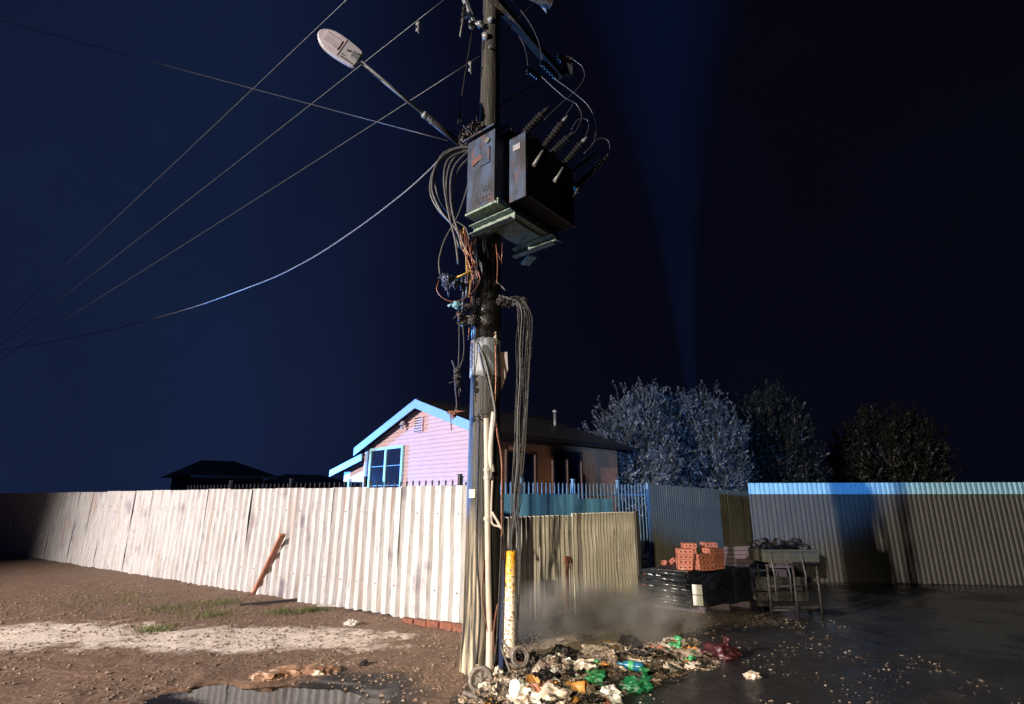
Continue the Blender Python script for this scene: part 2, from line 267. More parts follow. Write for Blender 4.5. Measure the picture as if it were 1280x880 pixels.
# ------------------------------------------------------------------ mesh builder
class MB:
    def __init__(s): s.v = []; s.f = []; s.sm = []
    def add(s, vs, fs, smooth=False):
        k = len(s.v); s.v += [Vector(a) for a in vs]; s.f += [tuple(i+k for i in f) for f in fs]; s.sm += [smooth]*len(fs); return s
    def box(s, c, sz, ax=None, ay=None, az=None, bev=0):
        c = Vector(c); ax = Vector(ax or (1, 0, 0)).normalized(); az = Vector(az or (0, 0, 1)).normalized(); ay = Vector(ay).normalized() if ay else az.cross(ax).normalized()
        h = [q/2 for q in sz]
        pts = [c + ax*(i*h[0]) + ay*(j*h[1]) + az*(k*h[2]) for k in (-1, 1) for j in (-1, 1) for i in (-1, 1)]
        return s.add(pts, [(0, 2, 3, 1), (4, 5, 7, 6), (0, 1, 5, 4), (2, 6, 7, 3), (0, 4, 6, 2), (1, 3, 7, 5)])
    def bar(s, a, b, w, h, up=(0, 0, 1)):
        a = Vector(a); b = Vector(b); d = b-a; L = d.length; d.normalize(); side = d.cross(Vector(up))
        if side.length < 1e-3: side = d.cross(Vector((1, 0, 0)))
        side.normalize(); u = side.cross(d)
        return s.box((a+b)/2, (L, w, h), d, side, u)
    def prism(s, poly, ext):
        n = len(poly); poly = [Vector(p) for p in poly]; e = Vector(ext)
        return s.add(poly + [p+e for p in poly], [tuple(range(n-1, -1, -1)), tuple(range(n, 2*n))] + [(i, (i+1) % n, (i+1) % n+n, i+n) for i in range(n)])
    def tube(s, pts, r, n=8, smooth=True, caps=True):
        pts = [Vector(p) for p in pts]; rr = r if isinstance(r, (list, tuple)) else [r]*len(pts)
        up = Vector((0, 0, 1)); rings = []
        d0 = (pts[1]-pts[0]).normalized()
        side = d0.cross(up); side = side.normalized() if side.length > .05 else Vector((1, 0, 0))
        for i, p in enumerate(pts):
            d = (pts[min(i+1, len(pts)-1)] - pts[max(i-1, 0)]).normalized()
            side = (side - d*side.dot(d)).normalized(); u = d.cross(side)
            rings.append([p + (side*math.cos(2*math.pi*k/n) + u*math.sin(2*math.pi*k/n))*rr[i] for k in range(n)])
        vs = [q for g in rings for q in g]; fs = []
        for i in range(len(pts)-1):
            for k in range(n):
                a = i*n+k; b = i*n+(k+1) % n; fs.append((a, b, b+n, a+n))
        s.add(vs, fs, smooth)
        if caps:
            k = len(s.v)-len(vs); s.f += [tuple(k+j for j in range(n-1, -1, -1)), tuple(k+(len(pts)-1)*n+j for j in range(n))]; s.sm += [False, False]
        return s
    def lathe(s, base, axis, prof, n=16, smooth=False):
        base = Vector(base); ax = Vector(axis).normalized(); return s.tube2(base, ax, prof, n, smooth)
    def tube2(s, base, ax, prof, n, smooth):
        t = Vector((0, 0, 1)) if abs(ax.z) < .9 else Vector((1, 0, 0)); u = ax.cross(t).normalized(); w = ax.cross(u)
        vs = []
        for (h, r) in prof:
            for k in range(n):
                a = 2*math.pi*k/n; vs.append(base + ax*h + (u*math.cos(a)+w*math.sin(a))*r)
        fs = []
        for i in range(len(prof)-1):
            for k in range(n):
                a = i*n+k; b = i*n+(k+1) % n; fs.append((a, b, b+n, a+n))
        fs += [tuple(range(n-1, -1, -1)), tuple((len(prof)-1)*n+j for j in range(n))]
        return s.add(vs, fs, smooth)
    def blob(s, c, rad, seed=0, amp=.3, fr=2., sub=3, smooth=True, fold=0.):
        import bmesh
        bm = bmesh.new(); bmesh.ops.create_icosphere(bm, subdivisions=sub, radius=1)
        c = Vector(c); rad = Vector(rad); vs = []
        for v in bm.verts:
            p = v.co.copy(); q = p*fr + Vector((seed*7.3, seed*3.1, seed)); k = 1 + amp*noise.noise(q) + amp*.5*noise.noise(q*2.7)
            if fold: k += .42*fold*(abs(noise.noise(q*1.7 + Vector((9, 1, 4))))-.2)
            p *= k; vs.append(c + Vector((p.x*rad.x, p.y*rad.y, p.z*rad.z)))
        fs = [tuple(v.index for v in f.verts) for f in bm.faces]; bm.free()
        return s.add(vs, fs, smooth)
def smoothpath(pts, n=6):
    pts = [Vector(p) for p in pts]
    if len(pts) < 3: return pts
    q = [pts[0]*2-pts[1]] + pts + [pts[-1]*2-pts[-2]]; out = []
    for i in range(1, len(q)-2):
        p0, p1, p2, p3 = q[i-1], q[i], q[i+1], q[i+2]
        for k in range(n):
            t = k/n
            out.append(.5*((2*p1) + (p2-p0)*t + (2*p0-5*p1+4*p2-p3)*t*t + (3*p1-p0-3*p2+p3)*t**3))
    out.append(pts[-1]); return out

ORG = {}
def tag(o, label=None, cat=None, group=None, kind=None):
    if label: o['label'] = label
    if cat: o['category'] = cat
    if group: o['group'] = group
    if kind: o['kind'] = kind
    return o
def thing(name, label, cat, loc, group=None):
    o = bpy.data.objects.new(name, None); COL.objects.link(o); o.location = loc; o.empty_display_size = .1
    ORG[o.name] = Vector(loc); return tag(o, label, cat, group)
def build(mb, name, mat, parent=None, label=None, cat=None, group=None, kind=None, solid=0, bevel=0):
    if parent is not None: org = ORG[parent.name]
    else:
        xs = [v.x for v in mb.v]; ys = [v.y for v in mb.v]; zs = [v.z for v in mb.v]
        org = Vector(((min(xs)+max(xs))/2, (min(ys)+max(ys))/2, min(zs)))
        if kind == 'structure': org = Vector((0, 0, 0))
    me = bpy.data.meshes.new(name); me.from_pydata([tuple(v-org) for v in mb.v], [], mb.f); me.update()
    me.polygons.foreach_set('use_smooth', mb.sm)
    for m in (mat if isinstance(mat, (list, tuple)) else [mat]): me.materials.append(m)
    o = bpy.data.objects.new(name, me); COL.objects.link(o)
    if parent is not None: o.parent = parent
    else: o.location = org
    ORG[o.name] = org
    tag(o, label, cat, group, kind)
    if solid:
        k = o.modifiers.new('thickness', 'SOLIDIFY'); k.thickness = solid; k.offset = 0
    if bevel:
        k = o.modifiers.new('soft_edges', 'BEVEL'); k.width = bevel; k.segments = 2; k.limit_method = 'ANGLE'
    return o
def letters(txt, size, pos, right, up, mat, parent, name='lettering', depth=.0015):
    fc = bpy.data.curves.new('glyphs', 'FONT'); fc.body = txt; fc.size = size; fc.extrude = depth; fc.align_x = 'LEFT'; fc.offset = size*.012
    to = bpy.data.objects.new('glyphs', fc); COL.objects.link(to); bpy.context.view_layer.update()
    dg = bpy.context.evaluated_depsgraph_get(); me0 = to.evaluated_get(dg).to_mesh()
    mb = MB(); right = Vector(right).normalized(); up = Vector(up).normalized(); nn = right.cross(up)
    mb.add([Vector(pos) + right*v.co.x + up*v.co.y + nn*v.co.z for v in me0.vertices], [tuple(p.vertices) for p in me0.polygons])
    to.to_mesh_clear(); bpy.data.objects.remove(to); bpy.data.curves.remove(fc)
    return build(mb, name, mat, parent)

# ------------------------------------------------------------------ ground
def sstep(a, b, x):
    t = max(0, min(1, (x-a)/(b-a))); return t*t*(3-2*t)
mound = [(.05, 5.45, .55, .10), (.45, 5.75, .60, .16), (.95, 6.05, .5, .17), (1.4, 6.35, .42, .12), (1.85, 6.5, .35, .07), (.3, 5.0, .6, .10)]
PUD = [(-2.35, 5.38, 1.0, .46)]
def hgt(x, y):
    h = .020*nz(x*1.3, y*1.3) + .018*nz(x*4, y*4, 2) + .010*nz(x*11, y*11, 5)
    left = 1 - sstep(-.9, .2, x - (y-6)*.15)
    h *= .60 + .60*left
    h += .035*left*sstep(7.2, 9.5, y - x*.0 + x*.35)
    for (cx, cy, r, a) in mound:
        d = ((x-cx)**2 + (y-cy)**2)**.5/r
        if d < 1: h += a*(1-d*d)**2*(1 + .9*nz(x*6, y*6, 3) + .6*nz(x*15, y*15, 9))
    for (cx, cy, rx, ry) in PUD:
        d = (((x-cx)/rx)**2 + ((y-cy)/ry)**2)**.5 + .25*nz(x*2.5, y*2.5, 8)
        h -= .085*(1-sstep(.7, 1.15, d))
    # low shoulder between verge and road
    return h
def attrs(x, y):
    left = 1 - sstep(-.8, -.1, x - (y-6)*.15)
    road = 1-left
    d = ((x+3.4)/1.7)**2 + ((y-7.45)/.55)**2; sand = 1.25*math.exp(-d*.8)
    d = ((x+6.2)/2.2)**2 + ((y-7.6)/.9)**2; sand = max(sand, .8*math.exp(-d))
    d = ((x+1.9)/.5)**2 + ((y-6.9)/.25)**2; sand = max(sand, .55*math.exp(-d))
    d = ((x+1.6)/.8)**2 + ((y-5.4)/.8)**2; road = max(road, 1.0*math.exp(-d*.8))
    # verge strip in front of the gate, running to the right
    gy = 6.35 + (x-.1)*.72
    verge = 1.15*math.exp(-((y-gy-.35)/.55)**2)*sstep(-.1, .3, x)*(1-sstep(2.0, 3.2, x))
    ash = 0
    for (cx, cy, r, a) in mound: ash = max(ash, 1.1*(1-min(1, ((x-cx)**2+(y-cy)**2)**.5/(r*1.05))))
    d = ((x-.9)/.9)**2+((y-8.0)/.5)**2; ash = max(ash, .45*math.exp(-d))
    d = ((x-2.7)/1.6)**2+((y-8.6)/.7)**2; ash = max(ash, .75*math.exp(-d))
    wet = (.60 + .35*nz(x*.9, y*1.3, 4))*sstep(.7, 1.4, x - (y-6)*.25)*(1-min(1, verge)*.8)
    wet = max(wet, .45*math.exp(-((x+1.3)**2+(y-5.5)**2)/.5))
    for (cx, cy, rx, ry) in PUD:
        d = (((x-cx)/rx)**2 + ((y-cy)/ry)**2)**.5; wet = max(wet, 1-sstep(.9, 1.5, d))
    return dict(road=road, sand=sand, verge=verge, ash=ash, wet=wet)
def ground():
    xs = []; x = -14.
    while x < 12: xs.append(x); x += .045 if -4.5 < x < 5 else .16
    ys = []; y = 1.5
    while y < 17: ys.append(y); y += .035 if 4.2 < y < 8.5 else (.06 if y < 11 else .2)
    xs = [-900, -200, -60] + xs + [60, 200, 900]; ys = [-300, -60] + ys + [60, 200, 900]
    vs = []; A = {k: [] for k in ('road', 'sand', 'verge', 'ash', 'wet')}
    for y in ys:
        for x in xs:
            inn = -14 < x < 12 and 1.5 <= y < 17
            vs.append((x, y, hgt(x, y) if inn else -.01)); a = attrs(x, y)
            for k in A: A[k].append(a[k])
    n = len(xs); fs = [(j*n+i, j*n+i+1, (j+1)*n+i+1, (j+1)*n+i) for j in range(len(ys)-1) for i in range(n-1)]
    me = bpy.data.meshes.new('ground'); me.from_pydata(vs, [], fs); me.update()
    for k in A:
        at = me.attributes.new(k, 'FLOAT', 'POINT'); at.data.foreach_set('value', A[k])
    me.polygons.foreach_set('use_smooth', [True]*len(fs)); me.materials.append(m_ground)
    o = bpy.data.objects.new('ground', me); COL.objects.link(o); tag(o, kind='structure')
ground()
wb = MB()
for (cx, cy, rx, ry) in PUD:
    k = 40; wb.add([(cx + rx*1.25*math.cos(2*math.pi*i/k), cy + ry*1.3*math.sin(2*math.pi*i/k), -.030) for i in range(k)], [tuple(range(k))])
build(wb, 'puddle', m_water, kind='structure')

# ------------------------------------------------------------------ corrugated sheets
def sheet(mb, a, d, L, z0, z1, pitch=.2, depth=.035, kind='trap', nrm=None, ph=0, topwave=0, lean=0, rows=2):
    a = Vector(a); d = Vector(d).normalized(); nrm = Vector(nrm or (d.y, -d.x, 0))
    prof = []; s = 0.
    if kind == 'trap':
        cyc = [(0, 0), (.40, 0), (.58, -1), (.80, -1), (1.0, 0)]
        k = 0
        while k*pitch < L - 1e-6:
            for (q, w) in cyc[:-1]:
                if (k+q)*pitch <= L: prof.append(((k+q)*pitch, w*depth))
            k += 1
        prof.append((L, 0))
    else:
        n = max(6, int(L/pitch*8)); prof = [(L*i/n, depth*.5*math.sin(2*math.pi*L*i/n/pitch + ph)) for i in range(n+1)]
    vs = []; m = len(prof)
    for r in range(rows):
        t = r/(rows-1)
        for (s, w) in prof:
            z = z0 + (z1-z0)*t + (topwave*nz(s*3+a.x*5, a.y) if r == rows-1 else 0)
            vs.append(a + d*s + nrm*(w + lean*t*(z1-z0) + (.028*nz(s*2.6+a.x*1.7, t*5, a.y) if 0 < r < rows-1 else 0)) + Vector((0, 0, z)))
    fs = [(r*m+i, r*m+i+1, (r+1)*m+i+1, (r+1)*m+i) for r in range(rows-1) for i in range(m-1)]
    mb.add(vs, fs, kind != 'trap')

# left fence
FA = Vector((-.46, 7.72, 0)); FD = Vector((-.845, .535, 0)).normalized(); FN = Vector((-FD.y*-1, FD.x*1, 0))
FN = Vector((-.535, -.845, 0)).normalized()
fence = thing('corrugated_fence', 'tall pale corrugated metal fence left of the pole, brightly lit', 'fence', FA)
s = 0; i = 0
while s < 34:
    mb = MB(); w = .8
    sheet(mb, FA + FD*s + FN*(.004*(i % 2)), FD, w+.03, (.03 if s < 2.5 else -.12) + .02*nz(i*1.7), 1.90 + .030*nz(i*2.3, 4) - .003*s, nrm=FN, rows=5, pitch=.2, depth=.060, lean=random.uniform(-.012, .012))
    build(mb, 'sheet', m_zinc, fence, solid=.003); s += w; i += 1
rr_ = random.Random(5)
for hz_ in (.45, 1.5):
    mb = MB(); mb.bar(FA - FN*.115 + Vector((0, 0, hz_)), FA + FD*34 - FN*.115 + Vector((0, 0, hz_)), .04, .07); build(mb, 'rail', m_rust, fence)
mb = MB()
for k in range(0, 168, 2):
    for hz_ in (.45, 1.5):
        q = FA + FD*(.046 + k*.2) + FN*.004 + Vector((0, 0, hz_ + .01*nz(k))); mb.lathe(q, FN, [(0, .011), (.006, .011), (.009, .006)], 6)
build(mb, 'screws', m_rust, fence, kind='stuff')
# low red-brown plinth under the near sheets: loose bricks
for k in range(6):
    mb = MB(); q = FA + FD*(.08 + k*.235) + FN*(.05 + .02*nz(k*3.3)) + Vector((0, 0, .045 - .008*k)); mb.box(q, (.215, .09, .10), FD + FN*.12*nz(k*5.1), None, Vector((.1*nz(k*2.7), 0, 1)))
    build(mb, 'brick', m_dbrick, fence, bevel=.004)

# gate, two corrugated leaves
GA = Vector((.02, 7.95, 0)); GB = Vector((2.06, 9.55, 0)); GD = (GB-GA).normalized(); GN = Vector((GD.y, -GD.x, 0)); GL = (GB-GA).length
gate = thing('corrugated_gate', 'low soot-streaked corrugated metal gate right of the pole', 'gate', GA)
GA2 = GA - GD*.75; 
segs = [(0, .62, .09), (.60, .62, .085), (1.20, .58, .10), (1.80, .56, .08), (2.34, .50, .07), (2.82, .46, .06)]
for k, (s0, w, pt) in enumerate(segs):
    mb = MB(); mid = 1.62
    top = 1.47 + (-.005 if s0 < mid else .02) + .01*nz(k*3)
    sheet(mb, GA2 + GD*s0 + GN*(.005*(k % 2)), GD, w+.02, .05 + .02*(k % 3), top, pitch=pt, depth=.042, kind='sine', nrm=GN, rows=6, lean=.02*nz(k*2.2), topwave=.012)
    build(mb, 'sheet', m_zinc2, gate, solid=.002)
mb = MB(); q = GA2 + GD*3.32; mb.bar(q + Vector((0, 0, -.1)), q + Vector((0, 0, 1.5)), .09, .09, GD); build(mb, 'gate_post', m_cream, gate, label='pale square post at the far end of the gate', bevel=.006)
q = GA + GD*.87 + GN*.06
mb = MB(); mb.bar(q + Vector((0, 0, .15)), q + Vector((0, 0, .88)), .045, .02, GN); build(mb, 'closing_strip', m_rust, gate)
mb = MB(); mb.box(q + GN*.02 + Vector((0, 0, .84)), (.12, .05, .07), GD); mb.tube(smoothpath([q + GD*.03+GN*.05+Vector((0, 0, .82)), q+GD*.03+GN*.06+Vector((0, 0, .74)), q-GD*.03+GN*.06+Vector((0, 0, .74)), q-GD*.03+GN*.05+Vector((0, 0, .82))]), .006, 6)
build(mb, 'latch', m_rust, gate)
for zz in (.4, 1.2):
    mb = MB(); mb.bar(GA2 - GN*.05 + Vector((0, 0, zz)), GA2 + GD*3.3 - GN*.05 + Vector((0, 0, zz)), .04, .04); build(mb, 'rail', m_rust, gate)

# palisades
def palisade(a, b, top, label, pitch=.125, posts=2.4, group=None, rails=(.35, 1.78), mat=m_blue_steel):
    a = Vector(a); b = Vector(b); d = (b-a).normalized(); L = (b-a).length; n = Vector((d.y, -d.x, 0))
    t = thing('palisade_fence', label, 'fence', a)
    k = 0; s = .06
    while s < L:
        q = a + d*s; h = top + .006*nz(s*9, a.x); lx = .0; w = .026
        mb = MB()
        mb.prism([q - d*w/2 + Vector((0, 0, .08)), q + d*w/2 + Vector((0, 0, .08)), q + d*w/2 + Vector((0, 0, h-.07)), q + d*(w/2+.008) + Vector((0, 0, h-.045)), q + Vector((0, 0, h)), q - d*(w/2+.008) + Vector((0, 0, h-.045)), q - d*w/2 + Vector((0, 0, h-.07))], n*.014)
        build(mb, 'picket', mat, t); s += pitch
    for rz in rails:
        mb = MB(); mb.bar(a - n*.02 + Vector((0, 0, rz)), b - n*.02 + Vector((0, 0, rz)), .035, .045); build(mb, 'rail', mat, t)
    s = .0
    while s < L:
        mb = MB(); q = a + d*s - n*.065; mb.bar(q, q + Vector((0, 0, top+.07)), .055, .055, d); mb.box(q + Vector((0, 0, top+.08)), (.07, .07, .02), d); build(mb, 'post', mat, t); s += posts
    return t
pa = P(628, 607, 10.6); pa.z = 0; pb = P(807, 604, 13.2); pb.z = 0
pdir = (pb-pa).normalized()
palisade(pa - pdir*.9, pb, 2.02, 'blue-lit palisade fence with pointed pickets behind the sooty gate', posts=1.42, pitch=.115)
pl = FA - FN*1.4 + FD*1.5
palisade(pl, pl + FD*9.5, 2.04, 'dark palisade fence whose tips show over the pale corrugated fence', pitch=.16, mat=m_fin, posts=2.4)

# leaning sheets between gate and palisade, blue lamplight painted into their colour
A0 = P(604, 620, 9.6); A1 = P(722, 620, 10.9); A2 = P(766, 625, 11.5)
for (a, b, z1, lab) in ((A0, A1, 1.78, 'taller blue-lit corrugated sheet leaning behind the gate, left one'), (A1, A2, 1.70, 'shorter blue-lit corrugated sheet behind the gate, right one')):
    a = Vector((a.x, a.y, 0)); b = Vector((b.x, b.y, 0)); d = (b-a).normalized(); mb = MB(); sheet(mb, a, d, (b-a).length, .05, z1, pitch=.42, depth=.006, nrm=Vector((d.y, -d.x, 0)))
    build(mb, 'corrugated_sheet', M('blue_lit_sheet', (.12, .34, .52), .5, 0, (.08, .24, .40), 4), None, lab, 'metal sheet', solid=.003)

# grey ribbed panel fence
a = P(810, 607, 13.6); b = P(936, 616, 17.2); a.z = b.z = 0; d = (b-a).normalized(); n = Vector((d.y, -d.x, 0)); L = (b-a).length
t = thing('panel_fence', 'dull grey ribbed panel fence behind the brick stack', 'fence', a)
k = 0; s = 0
while s < L-.1:
    w = min(.8, L-s); mb = MB(); sheet(mb, a + d*s + n*(.004*(k % 2)), d, w+.01, .0, 2.02 - .02*k, pitch=.1, depth=.010, nrm=n); build(mb, 'sheet', m_panel, t, solid=.003); s += w; k += 1
mb = MB(); mb.bar(a - d*.03, a - d*.03 + Vector((0, 0, 2.06)), .06, .06, d); build(mb, 'post', m_blue_steel, t)
# cream fence with blue cap, runs off to the right
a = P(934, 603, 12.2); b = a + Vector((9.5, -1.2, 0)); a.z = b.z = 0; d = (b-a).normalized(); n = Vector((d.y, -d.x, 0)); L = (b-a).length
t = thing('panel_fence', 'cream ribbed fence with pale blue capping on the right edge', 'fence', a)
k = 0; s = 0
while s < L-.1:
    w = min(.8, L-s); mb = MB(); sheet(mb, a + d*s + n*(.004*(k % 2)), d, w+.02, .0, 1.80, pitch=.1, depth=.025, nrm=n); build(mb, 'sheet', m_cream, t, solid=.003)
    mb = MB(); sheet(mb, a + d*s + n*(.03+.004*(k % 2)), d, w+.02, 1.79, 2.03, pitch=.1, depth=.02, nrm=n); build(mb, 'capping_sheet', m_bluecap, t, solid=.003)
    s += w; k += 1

# ------------------------------------------------------------------ pink house
u1 = Vector((-4.55, 4.6, 0)).normalized(); u2 = Vector((.711, .703, 0)).normalized(); up = Vector((0, 0, 1))
C0 = Vector((-.57, 13.1, 0)); GW = 6.2; EAVE = 3.30; RISE = 1.08; HL = 5.2
GWN = -u2   # outward normal of the gable
house = thing('weatherboard_house', 'pink weatherboard house with blue bargeboards behind the fence', 'house', C0)
def Hp(s, l, z): return C0 + u1*s + u2*l + up*z
mb = MB(); mb.prism([Hp(.06, .10, 0), Hp(GW-.06, .10, 0), Hp(GW-.06, .10, EAVE), Hp(GW/2, .10, EAVE+RISE-.05), Hp(.06, .10, EAVE)], u2*.08); build(mb, 'gable_wall', m_weather, house)
# lapped boards: each one a thin wedge, clipped to the gable
mb = MB(); bh = .115; z = .3
def halfw(z):
    return GW/2 if z <= EAVE else max(0, GW/2*(1-(z-EAVE)/RISE))
while z < EAVE+RISE-.12:
    w0, w1 = halfw(z), halfw(z+bh)
    if w1 < .05: break
    a0, a1 = GW/2-w0, GW/2+w0; b0, b1 = GW/2-w1, GW/2+w1
    mb.add([Hp(a0, .055, z), Hp(a1, .055, z), Hp(b1, .088, z+bh), Hp(b0, .088, z+bh), Hp(a0, .1, z), Hp(a1, .1, z), Hp(b1, .1, z+bh), Hp(b0, .1, z+bh)], [(0, 1, 2, 3), (0, 4, 5, 1), (3, 2, 6, 7), (0, 3, 7, 4), (1, 5, 6, 2)])
    z += bh
build(mb, 'weatherboards', m_weather, house, kind='stuff')
mb = MB()
for s_ in (.0, GW): mb.bar(Hp(s_, .03, .2), Hp(s_, .03, EAVE+.05), .09, .09, u1)
build(mb, 'corner_trim', m_weather, house)
# roof
OV = .30; OVF = .25; pr = RISE/(GW/2)
apx = Hp(GW/2, -OVF, EAVE+RISE+.06)
for sg, nm in ((-1, 'a'), (1, 'b')):
    e = Hp(GW/2 + sg*(GW/2+OV), -OVF, EAVE+.06 - OV*pr); 
    mb = MB(); mb.prism([apx, e, e - up*.06, apx - up*.06], u2*(HL+OVF+.3)); build(mb, 'roof_slope', m_roof, house)
    mb = MB(); w = .24; off = -u2*.03; mb.prism([apx+off+up*.015, e+off+up*.015, e+off-up*w, apx+off-up*w], u2*.028); build(mb, 'bargeboard', m_fascia, house)
    mb = MB(); q0 = e - up*.08; mb.bar(q0, q0 + u2*(HL+OVF+.3), .10, .10); build(mb, 'gutter', m_roof, house)
mb = MB(); mb.bar(apx + up*.02 + u2*.01, apx + up*.02 + u2*(HL+OVF+.28), .2, .03); build(mb, 'ridge_cap', m_roof, house)
# gable window
def winframe(p0, along, w, h, nrm, parent, frame_mat, bw=.07, bars=0, sill=True):
    along = Vector(along).normalized(); nrm = Vector(nrm).normalized()
    mb = MB(); c = p0 + along*w/2 + nrm*.03
    for (q, sz) in ((c + up*(h-bw/2), (w, .07, bw)), (c + up*(bw/2), (w, .07, bw)), (p0 + along*bw/2 + nrm*.03 + up*h/2, (bw, .068, h-2*bw)), (p0 + along*(w-bw/2) + nrm*.03 + up*h/2, (bw, .068, h-2*bw)), (c + up*h/2, (bw*1.1, .068, h-2*bw))):
        mb.box(q, sz, along)
    win = build(mb, 'window', frame_mat, parent, bevel=.004)
    for k in range(2):
        pw = (w - 3.1*bw)/2; q = p0 + along*(bw + pw/2 + k*(pw+bw*1.1)) + nrm*.022 + up*h/2
        mb = MB(); mb.box(q, (pw, .008, h-2*bw), along); build(mb, 'pane', m_glass, win)
        for j in range(bars):
            mb = MB(); mb.box(q + nrm*.008 + up*(h*(-.5+(j+1)/(bars+1))), (pw, .008, .018), along); build(mb, 'glazing_bar', m_blue_steel, win)
    return win
def at_wall(px, py, p, nrm):
    d_ = ray(px, py); o_ = Vector((0, 0, CAMH)); t_ = (p-o_).dot(nrm)/d_.dot(nrm); return o_ + d_*t_
wl = at_wall(504, 556, Hp(0, .0, 0), u2); wr = at_wall(463, 559, Hp(0, .0, 0), u2)
sW0 = (wl-C0).dot(u1); sW1 = (wr-C0).dot(u1); zt = wl.z
winframe(Hp(sW0, .05, zt-1.75), u1, sW1-sW0, 1.75, -u2, house, m_frame, .085, bars=2)
# louvred vent and flood light
va = at_wall(528, 520, Hp(0, 0, 0), u2); vb = at_wall(517, 541, Hp(0, 0, 0), u2); s0 = (va-C0).dot(u1); s1 = (vb-C0).dot(u1); z1 = va.z; z0 = vb.z
mb = MB(); mb.box(Hp((s0+s1)/2, .03, (z0+z1)/2), (s1-s0, .05, z1-z0), u1); vent = build(mb, 'vent', m_weather, house)
for k in range(6):
    mb = MB(); zc = z0 + (z1-z0)*(k+.5)/6; mb.box(Hp((s0+s1)/2, -.005, zc), (s1-s0-.06, .03, .02), u1, None, up - u2*.6); build(mb, 'louvre', m_brown, vent)
mb = MB(); mb.tube([Hp(GW-.12, -.0, .2), Hp(GW-.12, -.0, EAVE-.15), Hp(GW+.1, .1, EAVE)], .04, 8); build(mb, 'downpipe', m_fascia, house)
q = at_wall(508, 531, Hp(0, 0, 0), u2)
mb = MB(); mb.tube([q + u2*.06, q - u2*.10], .02, 8)
mb.box(q - u2*.15 + up*.03, (.16, .05, .12), u1, None, up + u2*.4); mb.box(q - u2*.14 - up*.10, (.07, .06, .07), u1); build(mb, 'flood_light', m_lamp, house)
# porch roof, left side
pe = at_wall(412, 588, Hp(0, -OVF+.1, 0), u2); pi_ = at_wall(452, 567, Hp(0, -OVF+.1, 0), u2)
sp0 = (pe-C0).dot(u1); sp1 = (pi_-C0).dot(u1)
mb = MB(); mb.prism([pi_, pe, pe - up*.22, pi_ - up*.22], u2*.03); build(mb, 'bargeboard', m_fascia, house)
mb = MB(); mb.prism([pi_ + u2*.05, pe + u2*.05, pe + u2*.05 - up*.06, pi_ + u2*.05 - up*.06], u2*4); build(mb, 'porch_roof', m_roof, house)
mb = MB(); mb.prism([pi_ + u2*.4, pe + u2*.4 - u1*.3, pe + u2*.4 - up*.38 - u1*.3, pi_ + u2*.4 - up*.9], u2*.05); build(mb, 'porch_gable', m_weather, house)
q = pe - u1*.75 + u2*.4; mb = MB(); mb.bar(Vector((q.x, q.y, 0)), q - up*.3, .1, .1, u1); build(mb, 'porch_post', m_fascia, house)
mb = MB(); mb.prism([Hp(GW+.1, 2.4, 0), Hp(sp0-.4, 2.4, 0), Hp(sp0-.4, 2.4, 2.3), Hp(GW+.1, 2.4, 2.3)], u2*.1); build(mb, 'porch_wall', m_farwall, house)
# long wall with its windows
mb = MB(); mb.prism([Hp(0, .02, 0), Hp(0, HL, 0), Hp(0, HL, EAVE), Hp(0, .02, EAVE)], u1*.1); build(mb, 'long_wall', m_hbrick, house)
def lw(px, py):
    q = at_wall(px, py, C0 - u1*.0, u1); return (q-C0).dot(u2), q.z
for (x0, x1) in ((630, 668), (688, 725)):
    l0, zt = lw(x0, 562); l1, _ = lw(x1, 566)
    winframe(Hp(-.02, l0, max(.8, zt-1.6)), u2, l1-l0, 1.6, -u1, house, m_brown, .06)
l0, zt = lw(728, 592); mb = MB(); mb.box(Hp(-.03, l0, zt-.5), (.1, .05, 1.0), u2); build(mb, 'orange_light_strip', m_orange, house)  # strip of orange light on the wall, built as a coloured board
# roof dish and vent pipe
q = at_wall(678, 531, Hp(GW/2-1.2, 0, 0), u1)
mb = MB(); dq = P(679, 531, 18.9) - up*.30
dish = thing('satellite_dish', 'small white satellite dish on the dark house roof', 'dish', dq)
dn = Vector((-.3, -.9, .35)).normalized(); mb = MB(); c = dq + up*.34
pr_ = [(.0 + .05*(r/.19)**2, r) for r in (.005, .06, .12, .16, .19)]; mb.lathe(c, dn, pr_, 20, True); build(mb, 'reflector', m_sign, dish)
mb = MB(); mb.tube([dq - up*.25, dq + up*.25, c - dn*.02], .02, 6); mb.tube([c - up*.16 + dn*.04, c + dn*.2], .008, 6); mb.box(c + dn*.21, (.07, .05, .05), (1, 0, 0)); build(mb, 'mount', m_metal, dish)
hatch = at_wall(691, 531, Hp(GW/2-1.2, 0, 0), u1)
mb = MB(); vp = Hp(GW/2 - 1.3, (hatch-C0).dot(u2), EAVE+RISE-.3); mb.tube([vp - up*.3, vp + up*.35], .05, 8); mb.lathe(vp + up*.35, up, [(0, .09), (.05, .09), (.1, .02)], 10); build(mb, 'roof_vent', m_metal, house)

